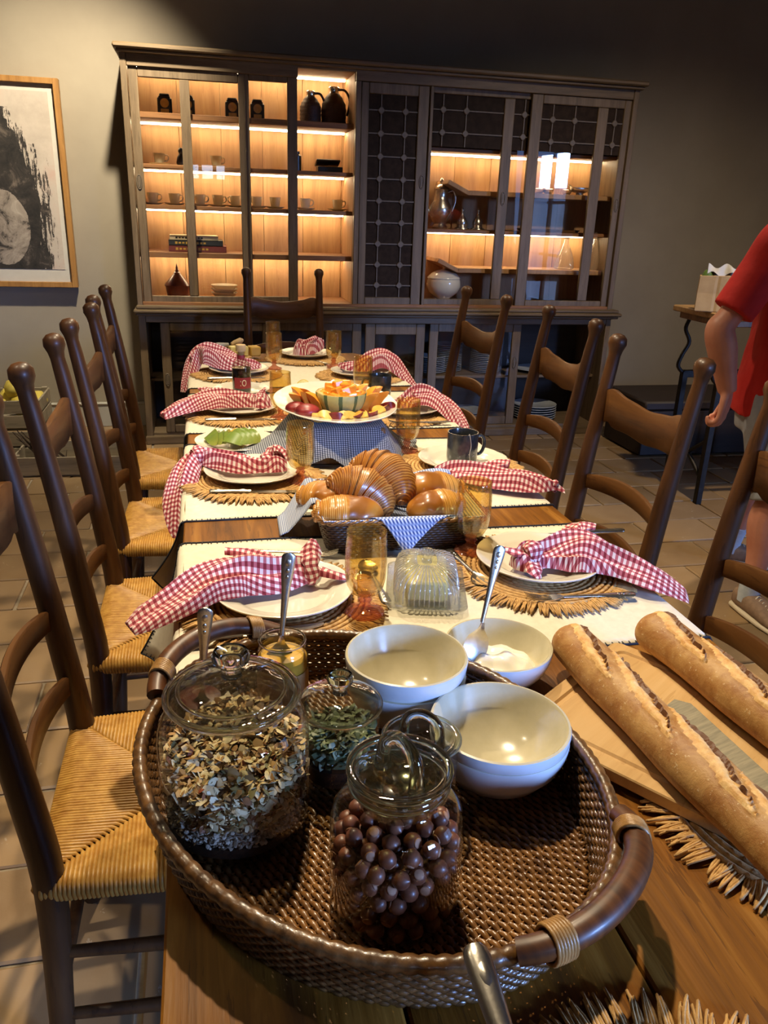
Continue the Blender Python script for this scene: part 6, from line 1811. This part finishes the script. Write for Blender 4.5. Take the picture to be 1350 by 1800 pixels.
# ------------------------------------------------------------------ console table, bag and trunk at the right wall
MT['iron'] = plain('dark_iron', '#17130f', '#2a231c', .5, .6, 40)
co = thing('console_table', 'tall console with wooden top and dark scrolled iron legs behind the person', 'table', (3.00, 3.80, 0), 0)
obj('top', MB().box((0, 0, 1.005), (.98, .46, .032), .006), wood('console_top', '#7d5c34', '#a17d4e', '#b8925f', 'X', 1, .5), co)
obj('apron', MB().box((0, 0, .972), (.92, .40, .034), .004), MT['oakx'], co)
for sx in (-1, 1):
    for sy in (-1, 1):
        x, y = sx * .40, sy * .16
        obj('scroll_bracket', MB().tube(spline([(x + sx * .02, y, .955), (x + sx * .035, y, .90), (x + sx * .0, y, .83), (x - sx * -.03, y, .76), (x + sx * .045, y, .70), (x + sx * .01, y, .66)], 24), .011, 8), MT['iron'], co, smooth=60)
        lg = obj('leg', MB().box((x - sx * .0 + sx * -.0, y, .335), (.034, .034, .67), .003), MT['iron'], co)
    obj('foot_brace', MB().tube([(sx * .40, -.16, .14), (sx * .40, .16, .36)], .012, 8), MT['iron'], co)
    obj('foot_brace', MB().tube([(sx * .40, .16, .14), (sx * .40, -.16, .36)], .012, 8), MT['iron'], co)
for sy in (-1, 1): obj('rail', MB().box((0, sy * .16, .655), (.82, .03, .04), .003), MT['iron'], co)
MT['kraft'] = plain('kraft_paper', '#b0905f', '#bf9f6d', .75, scale=14, bump=.2, bscale=30)
pb = thing('paper_bag', 'brown paper bag with white tissue standing on the console top', 'bag', (2.545, 3.72, 1.0215), -.55)
b = MB(); rings = []
for (z, w, d) in ((0, .085, .055), (.004, .088, .058), (.09, .088, .050), (.175, .086, .052), (.177, .083, .049), (.05, .080, .046)): rings.append([(w * x, d * y, z + (.004 * x if z > .1 else 0)) for x, y in ((-1, -1), (-.15, -1), (0, -.92), (.15, -1), (1, -1), (1, -.1), (.86, 0), (1, .1), (1, 1), (-1, 1), (-1, .1), (-.86, 0), (-1, -.1))])
obj('bag', b.loft(rings, capb=False), MT['kraft'], pb, smooth=0)
tp = MB(); rr4 = random.Random(3)
tp.grid(lambda u, v: ((lerp(-.055, .075, u), lerp(-.03, .02, v) + .01 * sin(u * 12), .12 + .105 * (1 - abs(v - .4)) + .012 * sin(u * 9 + v * 5)),), 14, 8)
obj('tissue_paper', tp, MT['mount'], pb, smooth=60)
obj('leafy_top', MB().sphere((-.05, .0, .165), (.03, .03, .04), 10, 8), MT['leaf'], pb, smooth=180)
tk = thing('trunk', 'dark wooden trunk on the floor beneath the console', 'trunk', (3.20, 4.75, 0))
obj('trunk_body', MB().box((0, 0, .16), (.95, .5, .30), .008), MT['cabd'], tk)
obj('trunk_lid', MB().box((0, 0, .34), (.97, .52, .06), .012), MT['cabd'], tk)
obj('grip', MB().box((-.27, -.255, .21), (.16, .012, .016), .003), MT['tin'], tk)
# ------------------------------------------------------------------ person in a red shirt at the right edge
MT['skin'] = plain('skin', '#b5735a', '#c98a70', .5, scale=9, sss=.12, bump=.15, bscale=160, bdist=.0008)
MT['shirt'] = plain('red_cotton', '#b5140f', '#c21f17', .8, scale=12, bump=.25, bscale=26, bdist=.006)
MT['shorts'] = plain('pale_blue_shorts', '#8f939c', '#a1a4ab', .85, scale=12, bump=.3, bscale=30, bdist=.006)
MT['sock'] = plain('pale_sock', '#a8b0b8', '#b8bec4', .9, scale=60)
MT['shoe'] = plain('tan_canvas_shoe', '#7d6450', '#8f745d', .8, scale=60)
MT['shoeb'] = plain('navy_canvas_shoe', '#2c3a55', '#3b4b6b', .8, scale=60)
MT['sole'] = plain('shoe_sole', '#c4b59a', '#d0c2a8', .6)
MT['hair'] = plain('grey_hair', '#5b5148', '#7d7268', .7, scale=90, stretch=(1, 1, .2), bump=.5)
MT['eye'] = plain('eye_white', '#d8d2c8', None, .2)
def capsule(b, p, q, r0, r1, n=16, sq=1.0, side=None):
    p, q = Vector(p), Vector(q); m = 7; pts = []; rad = []
    d = (q - p); L = d.length; d.normalize()
    for k in range(4): a = PI / 2 * k / 3; pts.append(p - d * r0 * cos(a) * .98); rad.append(max(.001, r0 * sin(a)))
    for k in range(1, m): pts.append(p.lerp(q, k / m)); rad.append(lerp(r0, r1, k / m))
    for k in range(4): a = PI / 2 * k / 3; pts.append(q + d * r1 * sin(a) * .98); rad.append(max(.001, r1 * cos(a)))
    b.tube(pts, rad, n, flat=sq, up=side or (0, 0, 1))
def limb(b, pts, n=16, flat=1.0, up=(0, 0, 1)):
    q = spline(pts, max(10, len(pts) * 6))
    b.tube([a[:3] for a in q], [a[3] for a in q], n, flat=flat, up=up)
def remeshed(name, b, mat, parent, voxel, smooth=4):
    o = obj(name, b, mat, parent, smooth=180)
    r = o.modifiers.new('union', 'REMESH'); r.mode = 'VOXEL'; r.voxel_size = voxel; r.use_smooth_shade = True
    s = o.modifiers.new('smooth', 'SMOOTH'); s.iterations = smooth; s.factor = .5
    return o
def person():
    fx, fy = .45, -.893                   # facing
    rx, ry = -.893, -.45                  # his right
    C0 = Vector((2.165, 2.640, 0))
    def W(r, f, z): return (C0.x + rx * r + fx * f, C0.y + ry * r + fy * f, z)
    b = MB()
    # legs
    RH, LH = W(.095, 0, .90), W(-.095, 0, .90)
    RK, RA = (2.095, 2.475, .475), (2.048, 2.440, .095)
    LK, LA = (2.30, 2.80, .485), (2.285, 2.900, .105)
    for H, K, A in ((RH, RK, RA), (LH, LK, LA)):
        kc = vlerp(K, A, .28)
        limb(b, [(*H, .088), (*vlerp(H, K, .4), .080), (*vlerp(H, K, .85), .060), (*K, .056), (*(kc[0] - fx * .012, kc[1] - fy * .012, kc[2]), .060), (*vlerp(K, A, .62), .045), (*vlerp(K, A, .9), .036), (*A, .037)])
    # trunk, neck, head
    for (z, w, d, f) in ():
        pass
    rings = []
    for (z, w, d, f) in ((.84, .12, .10, 0), (.90, .165, .125, 0), (1.0, .168, .128, .005), (1.10, .165, .125, .012), (1.22, .175, .122, .01), (1.33, .180, .112, 0), (1.40, .165, .095, -.01), (1.44, .11, .075, -.012), (1.475, .062, .060, -.008), (1.53, .056, .058, .004), (1.57, .054, .056, .012)):
        rings.append([W(w * cos(2 * PI * k / 24), f + d * sin(2 * PI * k / 24), z) for k in range(24)])
    b.loft(rings)
    hd = MB()
    hz = 1.645
    for (r, f, z, sr, sf, sz) in ((0, .012, hz, .076, .096, .108), (0, .040, hz - .060, .056, .062, .060), (0, .066, hz - .088, .028, .026, .022)):
        b.sphere((0, 0, 0), 1, 20, 14, M=Matrix.Translation(W(r, f, z)) @ Matrix(((rx, fx, 0), (ry, fy, 0), (0, 0, 1))).to_4x4() @ Matrix.Diagonal((sr, sf, sz, 1)))
    b.tube([W(0, .098, hz + .018), W(0, .112, hz - .010), W(0, .117, hz - .030), W(0, .106, hz - .038)], [.008, .010, .013, .009], 10)
    for s in (-1, 1):
        b.tube([W(s * .046, .090, hz + .030), W(s * .018, .100, hz + .028)], [.010, .011], 8)
        b.sphere((0, 0, 0), 1, 12, 8, M=Matrix.Translation(W(s * .079, .005, hz - .010)) @ Matrix(((rx, fx, 0), (ry, fy, 0), (0, 0, 1))).to_4x4() @ Matrix.Diagonal((.010, .020, .032, 1)))
        b.sphere((0, 0, 0), 1, 12, 8, M=Matrix.Translation(W(s * .040, .068, hz - .030)) @ Matrix.Diagonal((.026, .026, .022, 1)))
    b.tube([W(-.024, .097, hz - .064), W(0, .104, hz - .062), W(.024, .097, hz - .064)], [.005, .008, .005], 8)
    # right arm, the one nearest the table
    S, E_, Wr = (1.985, 2.560, 1.395), (1.812, 2.585, 1.085), (1.872, 2.560, .862)
    limb(b, [(*W(.10, 0, 1.40), .060), (*S, .062), (*vlerp(S, E_, .4), .052), (*vlerp(S, E_, .85), .044), (*E_, .051), (*vlerp(E_, Wr, .3), .053), (*vlerp(E_, Wr, .7), .041), (*Wr, .033)])
    # left arm
    S2, E2, W2 = W(-.205, -.01, 1.40), W(-.285, .02, 1.10), W(-.25, .14, .90)
    limb(b, [(*W(-.10, 0, 1.40), .060), (*S2, .062), (*vlerp(S2, E2, .5), .050), (*E2, .045), (*vlerp(E2, W2, .3), .046), (*vlerp(E2, W2, .7), .036), (*W2, .029)])
    def hand(Wp, down, fwd, inw):
        """loosely closed hand: palm plus four curled fingers and a thumb from its side"""
        d, f, i = Vector(down).normalized() * 1.08, Vector(fwd).normalized() * 1.12, Vector(inw).normalized() * 1.08
        o = Vector(Wp)
        P = lambda a, c, e: tuple(o + d * a + f * c + i * e)
        for c, L in ((-.030, .076), (-.010, .082), (.011, .084), (.031, .080)):
            b.tube([P(.0, c * .55, 0), P(.03, c * .85, 0), P(L * .92, c, .002)], [.017, .0155, .0125], 10)
        for c, s, sh in ((-.031, .80, .074), (-.0105, .95, .081), (.0105, 1.0, .083), (.0315, .92, .079)):
            q = [P(sh, c, .003), P(sh + .026 * s, c * 1.02, .010), P(sh + .036 * s, c, .030 * s + .004), P(sh + .022 * s, c, .048 * s), P(sh + .004, c, .050 * s)]
            qq = spline([a + (r,) for a, r in zip(q, (.0112, .0108, .0098, .0088, .0075))], 14)
            b.tube([a[:3] for a in qq], [a[3] for a in qq], 9)
        q = [P(.022, .022, .008), P(.046, .046, .018), P(.074, .048, .032), P(.094, .040, .040)]
        qq = spline([a + (r,) for a, r in zip(q, (.016, .0135, .0110, .0085))], 12)
        b.tube([a[:3] for a in qq], [a[3] for a in qq], 9)
    hand(Wr, (-.05, -.06, -1), (.75, .65, 0), (-.68, .74, -.06))
    hand(W2, (fx * .35, fy * .35, -1), (fx, fy, .3), (rx, ry, 0))
    body = remeshed('person', b, MT['skin'], None, .0058, 3)
    tag(body, 'person in red shirt and pale shorts walking past, cut off by the right picture edge', 'person')
    # shirt
    b = MB(); rings = []
    for (z, w, d, f) in ((.765, .205, .160, 0), (.80, .208, .162, 0), (.90, .205, .160, .004), (1.0, .198, .155, .012), (1.10, .192, .150, .016), (1.22, .200, .142, .012), (1.33, .200, .128, 0), (1.41, .182, .105, -.01), (1.45, .120, .085, -.012), (1.468, .082, .074, -.010)):
        rings.append([W((w + .006 * sin(5 * 2 * PI * k / 40 + z * 20)) * cos(2 * PI * k / 40), f + (d + .008 * sin(7 * 2 * PI * k / 40 + z * 26)) * sin(2 * PI * k / 40), z + (.006 * sin(k * .6) if z < .79 else 0)) for k in range(40)])
    b.loft(rings)
    for (s0, s1, e, k) in ((W(.10, 0, 1.395), S, E_, .80), (W(-.10, 0, 1.395), S2, E2, .74)):
        m1 = vlerp(s1, e, .35); m2 = vlerp(s1, e, k)
        limb(b, [(*s0, .075), (*s1, .082), (*m1, .079), (*m2, .076)], 20)
    remeshed('shirt', b, MT['shirt'], body, .0075, 4)
    # shorts
    b = MB(); rings = []
    for (z, w, d) in ((.70, .175, .135), (.80, .190, .148), (.90, .182, .140), (.96, .176, .134)): rings.append([W(w * cos(2 * PI * k / 28), d * sin(2 * PI * k / 28), z) for k in range(28)])
    b.loft(rings)
    for H, K in ((RH, RK), (LH, LK)):
        limb(b, [(H[0], H[1], .86, .108), (*vlerp(H, K, .4), .106), (*vlerp(H, K, .75), .099), (*vlerp(H, K, 1.02), .095)], 20)
    remeshed('shorts', b, MT['shorts'], body, .0075, 4)
    # socks and shoes
    for A, K, hd_, cm, nm_ in ((RA, RK, (.05, -1.0), MT['shoe'], 'right'), (LA, LK, (.86, -.5), MT['shoe'], 'left')):
        b = MB(); t = vlerp(A, K, .22)
        b.tube([(A[0], A[1], .055), A, vlerp(A, K, .10), t, vlerp(A, K, .225)], [.041, .041, .041, .0435, .040], 18)
        obj('sock', b, MT['sock'], body, smooth=60)
        h = Vector((hd_[0], hd_[1], 0)).normalized(); sd = Vector((h.y, -h.x, 0)); o = Vector((A[0], A[1], 0))
        def sec(x, w, z0, z1, m=20):
            ring = []
            for k in range(m):
                a = 2 * PI * k / m; c, s_ = cos(a), sin(a)
                yy = w * (abs(c) ** .7) * (1 if c > 0 else -1)
                zz = (z0 + z1) / 2 + (z1 - z0) / 2 * (abs(s_) ** .7) * (1 if s_ > 0 else -1)
                p = o + h * x + sd * yy; ring.append((p.x, p.y, zz))
            return ring
        b = MB().loft([sec(-.062, .012, .030, .070), sec(-.058, .028, .020, .088), (sec(-.03, .036, .018, .094)), sec(.03, .040, .018, .096), sec(.09, .044, .018, .082), sec(.14, .047, .018, .064), sec(.18, .043, .018, .052), sec(.205, .030, .020, .042), sec(.214, .012, .024, .034)])
        sh = obj('shoe', b, cm, body, smooth=60)
        b = MB().loft([sec(-.068, .012, .0, .026), sec(-.062, .032, 0, .028), sec(.03, .044, 0, .026), sec(.12, .050, 0, .026), sec(.185, .046, 0, .026), sec(.213, .030, .002, .026), sec(.221, .010, .006, .022)])
        obj('sole', b, MT['sole'], sh, smooth=50)
        lc = MB()
        for k in range(5):
            x = .045 + k * .016; z = .092 - k * .0055
            c0 = o + h * x
            lc.tube([tuple(c0 + sd * -.020 + Vector((0, 0, z - .006))), tuple(c0 + h * .006 + Vector((0, 0, z + .003))), tuple(c0 + h * .012 + sd * .020 + Vector((0, 0, z - .008)))], .0028, 6)
        obj('lace', lc, MT['sole'], sh, smooth=60)
    # hair and eyes
    b = MB()
    b.sphere((0, 0, 0), 1, 24, 16, M=Matrix.Translation(W(0, -.006, hz + .028)) @ Matrix(((rx, fx, 0), (ry, fy, 0), (0, 0, 1))).to_4x4() @ Matrix.Diagonal((.082, .096, .092, 1)))
    obj('hair', b, MT['hair'], body, smooth=180)
    for s in (-1, 1):
        e = obj('eye', MB().sphere(W(s * .031, .084, hz), .0125, 12, 8), MT['eye'], body, smooth=180)
        obj('iris', MB().sphere(W(s * .031, .0925, hz), .0058, 10, 6), MT['tin'], e, smooth=180)
person()
